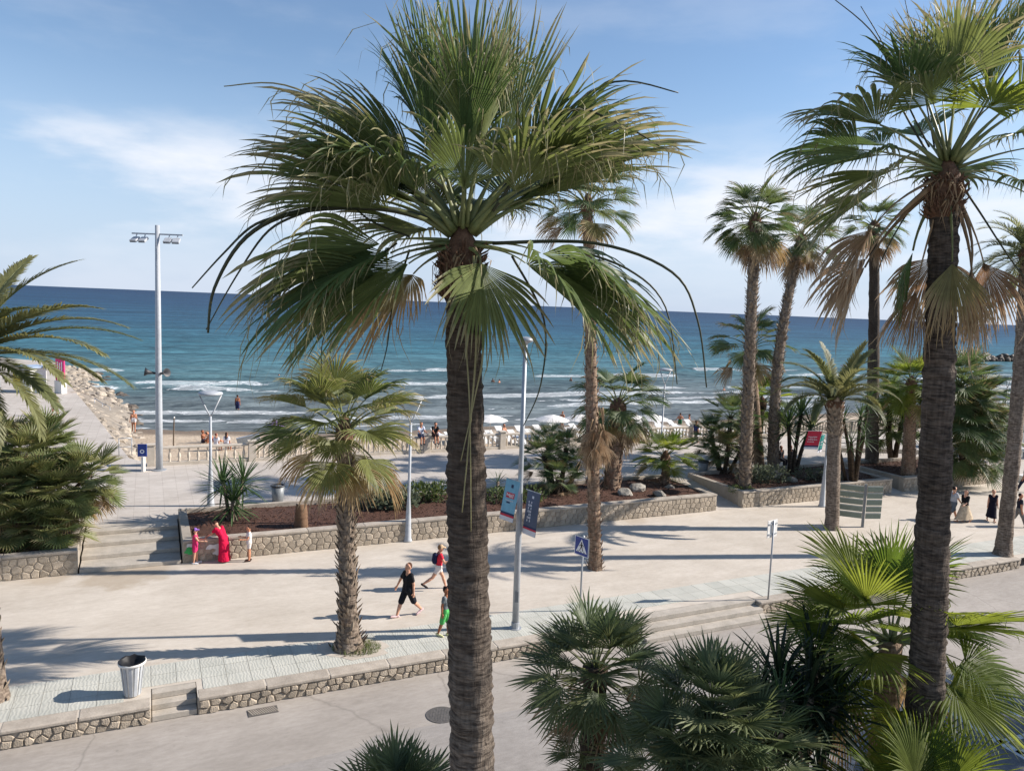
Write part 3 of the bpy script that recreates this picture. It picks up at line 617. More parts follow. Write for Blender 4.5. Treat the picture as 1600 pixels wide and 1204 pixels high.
# ------------------------------------------------------------------ rocks
def rock_mesh(seed, sub=2, sq=(1, 1, 0.7)):
    import bmesh
    bm = bmesh.new(); bmesh.ops.create_icosphere(bm, subdivisions=sub, radius=1); rg = random.Random(seed); pl = []
    for i in range(9):
        v = Vector((rg.uniform(-1, 1), rg.uniform(-1, 1), rg.uniform(-1, 1))).normalized(); pl.append((v, rg.uniform(0.55, 0.85)))
    for v in bm.verts:
        p = v.co.copy()
        for n, d in pl:
            k = p.dot(n)
            if k > d: p -= n * (k - d)
        p *= 1 + rg.uniform(-0.03, 0.03); v.co = Vector((p.x * sq[0], p.y * sq[1], p.z * sq[2]))
    me = bpy.data.meshes.new('boulder'); bm.to_mesh(me); bm.free(); return me
rocks = {}
for mt in ('rock', 'wetrock', 'garden_rock'):
    rocks[mt] = []
    for i in range(6):
        me = rock_mesh(i + 3); me.materials.append(M[mt]); rocks[mt].append(me)
t = thing('rock_revetment', 'slope of pale tumbled boulders beside the paved pier', 'rocks', (-25, 48, 0))
edge_pts = [Vector((-22.3, 43.6, 0)), Vector((-30.6, 56, 0)), Vector((-43, 74, 0)), Vector((-52, 86, 0)), Vector((-57, 96, 0))]
rg = random.Random(9)
for i in range(290):
    k = rg.random() ** 0.8 * 3.999; a, b = edge_pts[int(k)], edge_pts[int(k) + 1]; p = a.lerp(b, k - int(k)); dist = (p - edge_pts[0]).length
    n = Vector(((b - a).y, -(b - a).x, 0)).normalized(); wmax = min(6.0, 1.4 + dist * 0.14); u = rg.random(); d = -0.3 + u * wmax
    z = 0.42 - 1.65 * u * min(1, 0.45 + dist / 25); sz = rg.uniform(0.26, 0.55) * (1 + 0.25 * u)
    mt = 'wetrock' if (u > 0.78 and dist > 16) else 'rock'
    link('boulder', rg.choice(rocks[mt]), t, p + n * d + Vector((0, 0, z)) - t.location, (rg.uniform(-.4, .4), rg.uniform(-.4, .4), rg.uniform(0, 6.3)), (sz * rg.uniform(.9, 1.4), sz, sz * rg.uniform(.7, 1.0)))
mb = MB(); vs = []
for k, p in enumerate(edge_pts):
    a, b = edge_pts[max(k - 1, 0)], edge_pts[min(k + 1, 4)]; n = Vector(((b - a).y, -(b - a).x, 0)).normalized(); dist = (p - edge_pts[0]).length; wm = min(6.5, 1.6 + dist * 0.15)
    vs += [p - t.location - n * 0.2 + Vector((0, 0, 0.45)), p + n * wm - t.location + Vector((0, 0, -1.5 if dist > 12 else -0.5))]
mb.add(vs, [(2 * i, 2 * i + 1, 2 * i + 3, 2 * i + 2) for i in range(4)]); mb.build('rubble_bed', 'rock', t)
t = thing('breakwater', 'far low dark breakwater in the sea behind the palms', 'breakwater', (140, 229, -1))
for i in range(150):
    u = rg.random(); p = at(1478, 562, 222).lerp(at(1640, 566, 236), u); p.z = -1
    sz = rg.uniform(0.8, 1.5); v = rg.gauss(0, 1.1); link('boulder', rg.choice(rocks['wetrock']), t, p - t.location + Vector((rg.uniform(-1, 1), v * 1.2, max(0, 1.6 - abs(v)) * rg.uniform(.5, 1.1))), (rg.random(), rg.random(), rg.random() * 6), sz)

# ================================================================== VEGETATION
def nrm(a): return a / np.maximum(np.linalg.norm(a, axis=-1, keepdims=True), 1e-9)
def arc(elev, L, droop, n, p=1.6):
    t = np.linspace(0, 1, n); ang = elev - droop * t ** p; st = L / (n - 1)
    x = np.concatenate([[0], np.cumsum(np.cos(ang[:-1]) * st)]); z = np.concatenate([[0], np.cumsum(np.sin(ang[:-1]) * st)])
    return np.stack([x, 0 * x, z], 1), ang
def fan_frond(elev, Lp, Rb, nseg=44, span=2.0, split=0.5, droop=0.8, pdroop=0.35, fold=0.25, seed=0, pw=0.02, K=7, mat='fan', pmat='petiole', ragged=0.08, threads=0, wide=1.14, twist=0.9, onset=0.22):
    rs = np.random.RandomState(seed); pts, ang = arc(elev, Lp, pdroop, 8); e1 = ang[-1]
    mb = MB(); n = len(pts)
    mb.tube([tuple(p) for p in pts], [pw * (0.62 + 1.9 * (1 - i / (n - 1)) ** 2.2) for i in range(n)], 6, flat=0.55); pet = mb.mesh('petiole', pmat, True)
    f = np.array([math.cos(e1), 0, math.sin(e1)]); N0_ = np.array([-math.sin(e1), 0, math.cos(e1)]); s_ = np.array([0, 1.0, 0]); h = pts[-1]
    a = np.linspace(-span, span, nseg) + rs.uniform(-1, 1, nseg) * 0.15 * span / nseg
    Ri = Rb * (0.68 + 0.32 * np.cos(a * 0.72)) * rs.uniform(1 - ragged * 1.5, 1 + ragged, nseg)
    d0 = nrm(np.cos(a)[:, None] * f + np.sin(a)[:, None] * s_ + (fold * np.abs(np.sin(a)))[:, None] * N0_)
    ni = nrm(N0_[None] - np.sign(np.sin(a))[:, None] * fold * s_[None])
    dr = droop * rs.uniform(0.65, 1.45, nseg) ; side = rs.normal(0, 0.16, nseg)
    t = np.linspace(0, 1, K + 1); P = np.zeros((nseg, K + 1, 3)); P[:, 0] = h + f * (0.10 * Rb) * np.maximum(0, np.cos(a))[:, None] - f * 0.03
    dd = np.zeros((nseg, K + 1, 3))
    gv = np.array([0, 0, -1.0]); latv = nrm(np.cross(ni, d0))
    for k in range(K + 1):
        w = max(0, (t[k] - onset) / (1 - onset)) ** 1.5; w2 = max(0, (t[k] - split) / (1 - split))
        d = nrm(d0 + gv * (dr * w)[:, None] + latv * (side * w2)[:, None]); dd[:, k] = d
        if k < K: P[:, k + 1] = P[:, k] + d * (Ri / K)[:, None]
    Nn = ni[:, None] - (ni[:, None] * dd).sum(-1, keepdims=True) * dd; Nn = nrm(Nn); B = np.cross(Nn, dd)
    th = (rs.normal(0, twist, nseg)[:, None] * np.clip((t[None] - split) / (1 - split), 0, 1)); 
    B2 = B * np.cos(th)[..., None] + Nn * np.sin(th)[..., None]; N2 = np.cross(dd, B2)
    da = 2 * span / nseg; spl = split * rs.uniform(0.85, 1.12, nseg)
    hw = np.minimum(t[None], spl[:, None]) * Ri[:, None] * math.tan(da / 2) * wide
    hw = hw * np.clip(1 - np.clip((t[None] - spl[:, None]) / (1 - spl[:, None]), 0, 1), 0, 1) ** 0.62; hw[:, 0] = 0.006
    L = P - B2 * hw[..., None]; C = P + N2 * (hw * 0.55)[..., None]; Rr = P + B2 * hw[..., None]
    V = np.stack([L, C, Rr], 2).reshape(-1, 3)
    base = (np.arange(nseg)[:, None] * (K + 1) + np.arange(K)[None]).ravel() * 3
    F = np.concatenate([np.stack([base, base + 1, base + 4, base + 3], 1), np.stack([base + 1, base + 2, base + 5, base + 4], 1)])
    T = np.broadcast_to(t[None, :, None], (nseg, K + 1, 3)).ravel(); rn = np.broadcast_to(rs.rand(nseg)[:, None, None], (nseg, K + 1, 3)).ravel()
    if threads:
        tv = []; tf = []; tt = []; b0 = len(V)
        for i in range(threads):
            k = rs.randint(nseg); j = rs.randint(K // 2, K); p = P[k, j]; ln = rs.uniform(0.10, 0.34) * Rb; dv = np.array([rs.normal(0, .3), rs.normal(0, .3), -1]); wv = np.array([rs.normal(), rs.normal(), 0]); wv = wv / np.linalg.norm(wv) * 0.0055
            m_ = p + dd[k, j] * ln * 0.3 + dv * ln * 0.35; e_ = m_ + dv * ln * 0.6
            q = b0 + len(tv); tv += [p - wv, p + wv, m_ + wv, m_ - wv, e_]; tf += [[q, q + 1, q + 2, q + 3]]; tf += [[q + 3, q + 2, q + 4]]; tt += [1] * 5
        V = np.concatenate([V, np.array(tv)]); T = np.concatenate([T, tt]); rn = np.concatenate([rn, np.ones(len(tt))]); F = F.tolist() + tf
    return np_mesh('frond', V, F, mat, {'t': T, 'rnd': rn}), pet
def pinnate_frond(elev, L, droop, nl=46, leaf=0.42, seed=0, mat='date', pmat='petiole', vee=0.55, w=0.016, sag=0.35):
    rs = np.random.RandomState(seed); pts, ang = arc(elev, L, droop, 18, 1.5)
    mb = MB(); n = len(pts); mb.tube([tuple(p) for p in pts], [0.030 * (1 - 0.85 * i / (n - 1)) + 0.003 for i in range(n)], 6, flat=0.7); pet = mb.mesh('midrib', pmat, True)
    u = np.linspace(0.10, 0.995, nl); u = np.concatenate([u, u]); sg = np.concatenate([np.ones(nl), -np.ones(nl)])
    xi = u * (n - 1); i0 = np.minimum(xi.astype(int), n - 2); fr = (xi - i0)[:, None]; p0 = pts[i0] * (1 - fr) + pts[i0 + 1] * fr
    an = np.interp(u, np.linspace(0, 1, n), ang); T = np.stack([np.cos(an), 0 * an, np.sin(an)], 1); N = np.stack([-np.sin(an), 0 * an, np.cos(an)], 1); Sd = np.array([0, 1.0, 0])
    be = (1.15 - 0.75 * u) + rs.normal(0, 0.08, 2 * nl); ga = vee * rs.uniform(0.6, 1.3, 2 * nl)
    d = np.cos(be)[:, None] * T + np.sin(be)[:, None] * (sg[:, None] * Sd * np.cos(ga)[:, None] + N * np.sin(ga)[:, None])
    ln = leaf * (0.45 + 0.62 * np.sin(np.pi * np.clip(u * 0.86 + 0.1, 0, 1))) * rs.uniform(0.85, 1.12, 2 * nl)
    K = 3; P = np.zeros((2 * nl, K + 1, 3)); P[:, 0] = p0; dd = np.zeros_like(P)
    for k in range(K + 1):
        dk = nrm(d + np.array([0, 0, -1.0]) * sag * (k / K) ** 1.3 * rs.uniform(0.6, 1.5, 2 * nl)[:, None]); dd[:, k] = dk
        if k < K: P[:, k + 1] = P[:, k] + dk * (ln / K)[:, None]
    B = nrm(np.cross(N[:, None], dd)); prof = np.array([0.6, 1.0, 0.85, 0.05]) * w; Lf = P - B * prof[None, :, None]; Rt = P + B * prof[None, :, None]
    V = np.stack([Lf, Rt], 2).reshape(-1, 3); b = (np.arange(2 * nl)[:, None] * (K + 1) + np.arange(K)[None]).ravel() * 2
    F = np.stack([b, b + 1, b + 3, b + 2], 1); tt = np.broadcast_to(np.linspace(0, 1, K + 1)[None, :, None], (2 * nl, K + 1, 2)).ravel(); rn = np.broadcast_to(rs.rand(2 * nl)[:, None, None], (2 * nl, K + 1, 2)).ravel()
    return np_mesh('frond', V, F, mat, {'t': tt, 'rnd': rn}), pet
def sword_leaf(elev, L, droop, seed=0, mat='yucca', w=0.03):
    rs = np.random.RandomState(seed); K = 6; pts, ang = arc(elev, L, droop, K + 1, 1.8); t = np.linspace(0, 1, K + 1)
    N = np.stack([-np.sin(ang), 0 * ang, np.cos(ang)], 1); hw = w * (0.55 + 0.9 * t) * (1 - t ** 3) ; hw[-1] = 0.001
    Sd = np.array([0, 1.0, 0]); V = np.stack([pts - Sd * hw[:, None] + N * hw[:, None] * 0.35, pts, pts + Sd * hw[:, None] + N * hw[:, None] * 0.35], 1).reshape(-1, 3)
    b = np.arange(K) * 3; F = np.concatenate([np.stack([b, b + 1, b + 4, b + 3], 1), np.stack([b + 1, b + 2, b + 5, b + 4], 1)])
    return np_mesh('leaf', V, F, mat, {'t': np.repeat(t, 3), 'rnd': np.full(len(V), rs.rand())}), None

_cache = {}
SPEC = {
    'washi': dict(kind='fan', Lp=0.95, Rb=0.95, nseg=34, span=1.45, split=0.5, droop=0.9, pdroop=0.5, fold=0.25, K=5, mat='fan_far', pw=0.022, threads=6),
    'washi_l': dict(kind='fan', Lp=1.05, Rb=1.0, nseg=34, span=1.45, split=0.5, droop=1.25, pdroop=0.6, fold=0.25, K=5, mat='fan_far', pw=0.022, threads=6),
    'washi3': dict(kind='fan', Lp=0.9, Rb=1.05, nseg=34, span=1.35, split=0.55, droop=0.9, pdroop=0.5, fold=0.35, K=6, mat='fan_yellow', pw=0.02, threads=14),
    'fresh': dict(kind='fan', Lp=0.75, Rb=0.85, nseg=46, span=2.0, split=0.5, droop=0.5, pdroop=0.45, fold=0.2, K=6, mat='fan_fresh', pw=0.016, threads=6),
    'dwarf': dict(kind='fan', Lp=0.58, Rb=0.60, nseg=19, span=1.6, split=0.44, droop=0.22, pdroop=0.35, fold=0.25, K=4, mat='dwarf', pw=0.010, ragged=0.1, twist=0.35),
    'dwarf_y': dict(kind='fan', Lp=0.62, Rb=0.70, nseg=20, span=1.5, split=0.5, droop=0.25, pdroop=0.35, fold=0.3, K=4, mat='dwarf_yellow', pw=0.009, ragged=0.06, twist=0.3),
    'dwarf_g': dict(kind='fan', Lp=0.6, Rb=0.62, nseg=24, span=1.7, split=0.36, droop=0.3, pdroop=0.35, fold=0.3, K=4, mat='fan_far', pw=0.009, ragged=0.06, twist=0.3),
    'dwarf_b': dict(kind='fan', Lp=0.85, Rb=0.85, nseg=28, span=1.8, split=0.42, droop=0.45, pdroop=0.45, fold=0.25, K=5, mat='fan_far', pw=0.016),
    'green': dict(kind='fan', Lp=0.85, Rb=0.85, nseg=28, span=1.8, split=0.42, droop=0.55, pdroop=0.45, fold=0.25, K=5, mat='fan_fresh', pw=0.016),
    'date': dict(kind='pin', L=2.9, droop=1.25, nl=60, leaf=0.52, mat='date', w=0.019),
    'yucca': dict(kind='sword', L=0.85, droop=0.25, mat='yucca', w=0.028),
    'yucca_d': dict(kind='sword', L=0.85, droop=0.35, mat='yucca_dark', w=0.032),
}
def frond_mesh(spec, elev, var, age):
    eb = round(elev / 0.19) * 0.19; key = (spec, round(eb, 2), var, age)
    if key in _cache: return _cache[key]
    d = dict(SPEC[spec]); k = d.pop('kind'); seed = abs(hash(key[1])) % 9999 + var * 37 + len(spec)
    if age == 'dead':
        if k == 'fan': d.update(mat='dead', pmat='petiole_dead', droop=d['droop'] * 1.6 + 0.6, fold=0.55, span=d['span'] * 0.75, ragged=0.2)
        elif k == 'pin': d.update(mat='dead', pmat='petiole_dead')
    elif age == 'turning' and k == 'fan': d.update(mat='turning', droop=d['droop'] * 1.3 + 0.2)
    r = (fan_frond if k == 'fan' else pinnate_frond if k == 'pin' else sword_leaf)(eb, seed=seed, **d); _cache[key] = r; return r
def crown(t, c, spec, n, e_hi=1.45, e_lo=-0.7, scale=1.0, seed=0, dead=0.12, turning=0.1, pw=0.9, pet=False, az0=None, azr=None, name='frond', wind=0.0, r0=0.08):
    rg = random.Random(seed); kind = SPEC[spec]['kind']
    for i in range(n):
        u = (i + rg.uniform(0, 0.8)) / n; e = e_hi + (e_lo - e_hi) * u ** pw + rg.uniform(-0.1, 0.1); az = i * 2.39996 + rg.uniform(-0.3, 0.3)
        if azr is not None: az = az0 + rg.uniform(-azr, azr)
        age = 'dead' if u > 1 - dead else 'turning' if u > 1 - dead - turning else 'green'
        me, pe = frond_mesh(spec, e, rg.randrange(2), age); sc = scale * rg.uniform(0.85, 1.12)
        off = Vector((math.cos(az), math.sin(az), 0)) * r0 * math.cos(e)
        o = link(name if kind != 'sword' else 'leaf', me, t, Vector(c) + off - Vector((0, 0, 0.25 * u * scale)), (rg.uniform(-.18, .18), rg.uniform(-.06, .06), az), sc)
        if pe: link('petiole' if kind == 'fan' else 'midrib', pe, o)
def trunk_mesh(path, r0, r1, mat, n=16, step=0.12, ring=0.0, ragged=0.0, flare=0.0, seed=0, name='trunk'):
    rs = np.random.RandomState(seed); P = np.array([tuple(p) for p in path]); L = np.linalg.norm(np.diff(P, axis=0), axis=1); cum = np.concatenate([[0], np.cumsum(L)]); tot = cum[-1]
    m = max(4, int(tot / step)); u = np.linspace(0, tot, m + 1); C = np.stack([np.interp(u, cum, P[:, k]) for k in range(3)], 1)
    for _ in range(3): C[1:-1] = (C[:-2] + 2 * C[1:-1] + C[2:]) / 4
    tt = u / tot; rad = r0 + (r1 - r0) * tt + flare * np.exp(-u / 0.35)
    a = np.linspace(0, 2 * np.pi, n, endpoint=False)
    rr_ = rad[:, None] * (1 + ragged * (fbm(a[None] * n / 6.28 * 0.7 + 5, u[:, None] * 3 + seed) - 0.47) * 2)
    if ring:
        rk = rs.uniform(-1, 1, m + 1); rr_ = rr_ + ring * rk[:, None] + ring * 0.9 * (rs.rand(m + 1, n) - 0.5)
    V = np.stack([C[:, 0:1] + rr_ * np.cos(a), C[:, 1:2] + rr_ * np.sin(a), np.broadcast_to(C[:, 2:3], rr_.shape)], -1).reshape(-1, 3)
    i = np.arange(m)[:, None] * n; k = np.arange(n)[None]; k2 = (k + 1) % n
    F = np.stack([i + k, i + k2, i + n + k2, i + n + k], -1).reshape(-1, 4).tolist() + [list(range(m * n, (m + 1) * n))]
    return np_mesh(name, V, F, mat, smooth=True), C, rad
def boots(t, C, rad, n, L, mat, seed=0, lo=0.0, hi=1.0, w=0.10, out=0.5, name='leaf_bases'):
    rg = random.Random(seed); mb = MB(); m = len(C)
    for i in range(n):
        u = lo + (hi - lo) * (i + rg.random()) / n; k = min(m - 1, int(u * (m - 1))); a = i * 2.39996 + rg.uniform(-0.4, 0.4); r = rad[k]
        o = Vector((math.cos(a), math.sin(a), 0)); sd = Vector((-o.y, o.x, 0)); c = Vector(C[k]) + o * r * 0.9; l = L * rg.uniform(0.6, 1.25); tilt = out * rg.uniform(0.3, 1.3)
        d = (Vector((0, 0, 1)) + o * tilt + sd * rg.uniform(-.15, .15)).normalized(); ww = w * rg.uniform(.7, 1.2); nn = d.cross(sd).normalized()
        vs = [c - sd * ww, c + sd * ww, c + d * l * 0.7 - sd * ww * 0.6, c + d * l * 0.7 + sd * ww * 0.6, c + d * l, c + d * l * 0.5 + o * 0.035, c + o * 0.03]
        mb.add(vs, [(0, 6, 5, 2), (6, 1, 3, 5), (2, 5, 4), (5, 3, 4), (0, 2, 3, 1), (2, 4, 3)])
    o = mb.build(name, mat, t); o['kind'] = 'stuff'; return o
def palm(name, label, base, top, r0, r1, spec, n, mat='bark_far', bow=0.0, bt=None, scale=1.0, seed=0, group=None, flare=0.05, ring=0.0, step=0.12, heart=True, **ck):
    base = Vector(base); top = Vector(top); t = thing(name, label, 'palm tree', base, group=group); d = top - base
    side = Vector((-d.y, d.x, 0)); side = Vector((1, 0, 0)) if side.length < 1e-3 else Vector((1, 0, 0))
    path = [Vector((0, 0, -0.08))] + [d * (k / 8) + Vector((bow * math.sin(math.pi * k / 8), 0, 0)) for k in range(1, 9)]
    me, C, rad = trunk_mesh(path, r0, r1, mat, step=step, ragged=0.12, flare=flare, seed=seed, ring=ring); link('trunk', me, t)
    if bt: boots(t, C, rad, seed=seed, **bt)
    if heart:
        mb = MB(); h = 0.75 * scale; c = d - Vector((0, 0, 0.45 * scale)); mb.lathe([(r1 * 0.9, 0), (r1 * 1.35, 0.25 * h), (r1 * 1.3, 0.55 * h), (r1 * 0.7, 0.85 * h), (0.03, h)], 12, c); mb.build('crown_heart', 'fibre', t, True)
    crown(t, d, spec, n, scale=scale, seed=seed, **ck); return t

# ---- the two big fan palms in front
def dirv(phi, de):
    phi, de = R(phi), R(de); v = Vector((math.cos(phi) * math.cos(de), -math.sin(de), math.sin(phi) * math.cos(de))); return math.atan2(v.y, v.x), math.asin(max(-1, min(1, v.z)))
def hero(name, label, ptop, plow, r0, r1, fl, seed, skirt, stalks, lp=1.0, rb=1.0, bk_='bark'):
    d = (ptop - plow).normalized(); base = plow + d * ((Z_ROAD - plow.z) / d.z); t = thing(name, label, 'palm tree', base); c = ptop - base
    me, C, rad = trunk_mesh([Vector((0, 0, 0)), c * 0.5 + Vector((0.04, 0, 0)), c], r0 * 1.25, r1, bk_, n=30, step=0.045, ring=0.014, ragged=0.09, flare=0.1, seed=seed); link('trunk', me, t)
    mb = MB(); mb.lathe([(r1 * 0.95, -0.45), (r1 * 1.12, -0.25), (r1 * 1.2, -0.05), (r1 * 0.95, 0.1), (r1 * 0.45, 0.24), (0.03, 0.32)], 18, c); mb.build('crown_heart', 'fibre', t, True)
    # fibrous torn leaf bases round the heart
    Ch = np.array([tuple(c + Vector((0, 0, z))) for z in np.linspace(-0.45, 0.05, 12)]); boots(t, Ch, np.full(12, r1 * 1.05), 170, 0.15, 'fibre', seed, w=0.022, out=1.5, name='torn_leaf_bases')
    rg = random.Random(seed); mb = MB()
    for i in range(90):                       # torn fibre hanging below the heart
        a = rg.uniform(0, 6.28); o_ = Vector((math.cos(a), math.sin(a), 0)); sd_ = Vector((-o_.y, o_.x, 0)); p = c + o_ * r1 * rg.uniform(1.0, 1.25) + Vector((0, 0, rg.uniform(-.3, .12))); l = rg.uniform(.1, .42); w_ = rg.uniform(.004, .014)
        m_ = p + o_ * rg.uniform(.02, .12) + Vector((0, 0, -l * .3)) + sd_ * rg.uniform(-.06, .06); e_ = m_ + Vector((0, 0, -l * .7)) + sd_ * rg.uniform(-.1, .1) - o_ * .03; mb.add([p - sd_ * w_, p + sd_ * w_, m_ + sd_ * w_, m_ - sd_ * w_, e_], [(0, 1, 2, 3), (3, 2, 4)])
    o = mb.build('torn_fibre', 'petiole_dead', t); o['kind'] = 'stuff'
    for i, f in enumerate(fl):
        phi, de, Lp, Rb = f[:4]; o = dict(droop=0.75, pdroop=0.45, mat='fan', pmat='petiole'); o.update(f[4] if len(f) > 4 else {})
        roll = o.pop('roll', rg.uniform(-0.25, 0.25)); az, el = dirv(phi, de)
        me, pe = fan_frond(el, Lp * (lp if phi > -40 and phi < 204 else 0.95), Rb * rb, nseg=o.pop('nseg', 34), span=o.pop('span', 1.75), split=o.pop('split', 0.56), fold=o.pop('fold', 0.3), seed=seed * 100 + i, pw=0.021, K=9, ragged=0.14, threads=42, twist=0.6, **o)
        off = Vector((math.cos(az), math.sin(az), 0)) * r1 * 0.8 * math.cos(el); fo = link('frond', me, t, c + off + Vector((0, 0, 0.18 * math.sin(el) + 0.12)), (roll, 0, az)); link('petiole', pe, fo)
    for i, (pts, w, mt) in enumerate(stalks):
        P = [p - base for p in pts]; Q = []
        for a in range(len(P) - 1):
            p0, p1, p2, p3 = P[max(a - 1, 0)], P[a], P[a + 1], P[min(a + 2, len(P) - 1)]
            for j in range(6):
                u = j / 6; Q.append(0.5 * ((2 * p1) + (p2 - p0) * u + (2 * p0 - 5 * p1 + 4 * p2 - p3) * u * u + (3 * p1 - p0 - 3 * p2 + p3) * u ** 3))
        Q.append(P[-1]); m = len(Q); MB().tube(Q, [w * (1 - 0.75 * j / (m - 1)) + 0.002 for j in range(m)], 6).build('flower_stalk', mt, t, True)
    return t
DE = dict(mat='dead', pmat='petiole_dead', droop=1.6, fold=0.6, span=1.2)
TU = dict(mat='turning', droop=1.2, fold=0.45, span=1.5)
UP = dict(droop=.22, pdroop=.1, span=.72, fold=.62); SD = dict(droop=.7, pdroop=.4, span=1.25, fold=.35, onset=.34); LO = dict(droop=1.0, pdroop=.5, span=1.2, fold=.35, onset=.3)
f1 = [(106, 0, 1.3, 1.45, UP), (97, -10, 1.4, 1.5, UP), (88, 4, 1.4, 1.5, UP), (79, -6, 1.4, 1.5, UP), (70, 6, 1.4, 1.4, dict(UP, span=.7)), (97, 16, 1.3, 1.15, dict(UP, droop=.5, pdroop=.25, span=.55)), (112, -20, 1.3, 1.35, UP), (66, -22, 1.3, 1.35, UP),
      (126, 6, 1.3, 1.4, SD), (133, -12, 1.4, 1.45, SD), (141, 10, 1.35, 1.4, SD), (148, -4, 1.45, 1.45, dict(SD, pdroop=.5)), (132, 30, 1.1, 1.2, dict(SD, droop=1.1)), (152, 20, 1.2, 1.3, dict(SD, pdroop=.5)),
      (56, 8, 1.35, 1.45, SD), (49, -10, 1.45, 1.5, SD), (42, 10, 1.45, 1.5, SD), (38, -16, 1.45, 1.45, dict(SD, pdroop=.3)), (46, 28, 1.2, 1.3, SD),
      (121, -4, 1.3, 1.35, SD), (137, -26, 1.35, 1.4, SD), (144, 26, 1.2, 1.25, SD), (60, -6, 1.35, 1.4, SD), (45, -26, 1.4, 1.4, SD), (52, 20, 1.25, 1.3, SD), (109, 14, 1.2, 1.2, dict(UP, droop=.6)), (76, 16, 1.25, 1.25, dict(UP, droop=.5)), (128, -34, 1.2, 1.4, SD), (55, -36, 1.2, 1.4, SD), (88, 32, .8, 1.0, SD),
      (176, 8, 1.2, 1.6, LO), (184, 24, 1.1, 1.6, LO), (181, -16, 1.2, 1.55, LO), (194, 4, 1.1, 1.5, LO), (198, 30, .85, 1.3, LO), (202, -30, 1.0, 1.3, dict(LO, mat='turning')),
      (188, -4, 1.35, 1.5, LO), (-6, 4, 1.45, 1.5, LO), (2, 10, 1.2, 1.6, LO), (-4, -10, 1.25, 1.5, LO), (-8, 26, 1.1, 1.45, LO),
      (-28, 50, .5, 1.05, dict(droop=.8, pdroop=.9, span=1.2, fold=.25)), (100, -50, 1.0, 1.3, SD), (62, -50, 1.0, 1.2, SD), (150, -50, 1.0, 1.2, SD), (120, -45, 1.0, 1.3, SD)]
def pts_of(Y, *pp): return [at(x, y, Y + dy) for x, y, dy in pp]
st1 = [(pts_of(8, (690, 350, 0), (600, 326, -.3), (470, 330, -.5), (385, 370, -.6), (335, 450, -.6), (325, 520, -.6)), 0.032, 'stalk'),
       (pts_of(8, (470, 330, -.5), (400, 350, -.7), (350, 395, -.8), (300, 450, -.9)), 0.014, 'stalk'), (pts_of(8, (480, 330, -.5), (420, 360, -.4), (370, 430, -.3), (322, 515, -.3)), 0.013, 'stalk'),
       (pts_of(8, (640, 370, .2), (560, 330, .3), (500, 225, .4), (440, 320, .5)), 0.012, 'stalk'), (pts_of(8, (700, 300, .4), (560, 190, .6), (445, 133, .7), (350, 135, .7)), 0.016, 'stalk_pale'),
       (pts_of(8, (760, 330, .3), (870, 190, .6), (960, 128, .7), (1060, 145, .7)), 0.020, 'stalk'), (pts_of(8, (770, 330, -.3), (880, 180, -.5), (960, 190, -.6), (1030, 228, -.6)), 0.016, 'stalk'),
       (pts_of(8, (770, 380, -.2), (930, 380, -.5), (1050, 425, -.6), (1090, 500, -.6), (1104, 605, -.6)), 0.019, 'stalk'), (pts_of(8, (880, 385, -.4), (980, 420, -.5), (1040, 480, -.5), (1058, 600, -.5)), 0.013, 'stalk'),
       (pts_of(8, (740, 400, -.3), (745, 520, -.45), (735, 660, -.4), (722, 800, -.35)), 0.013, 'stalk_pale'), (pts_of(8, (745, 400, -.3), (728, 500, -.42), (734, 640, -.4), (736, 830, -.36)), 0.010, 'stalk_pale'),
       (pts_of(8, (750, 400, -.3), (755, 540, -.5), (742, 620, -.42), (720, 720, -.38)), 0.010, 'stalk_pale'), (pts_of(8, (800, 400, 0), (850, 500, .3), (845, 600, .4), (818, 665, .5)), 0.012, 'stalk'),
       (pts_of(8, (640, 390, .5), (615, 470, .7), (605, 540, .7), (595, 580, .7)), 0.010, 'stalk'), (pts_of(8, (620, 380, .5), (560, 430, .7), (508, 520, .8), (502, 580, .8)), 0.010, 'stalk')]
hero('fan_palm', 'tallest thick-trunked fan palm with arching dark flower stalks', at(722, 398, 8), at(732, 1204, 8), 0.25, 0.175, f1, 3, None, st1, lp=0.57, rb=0.98)
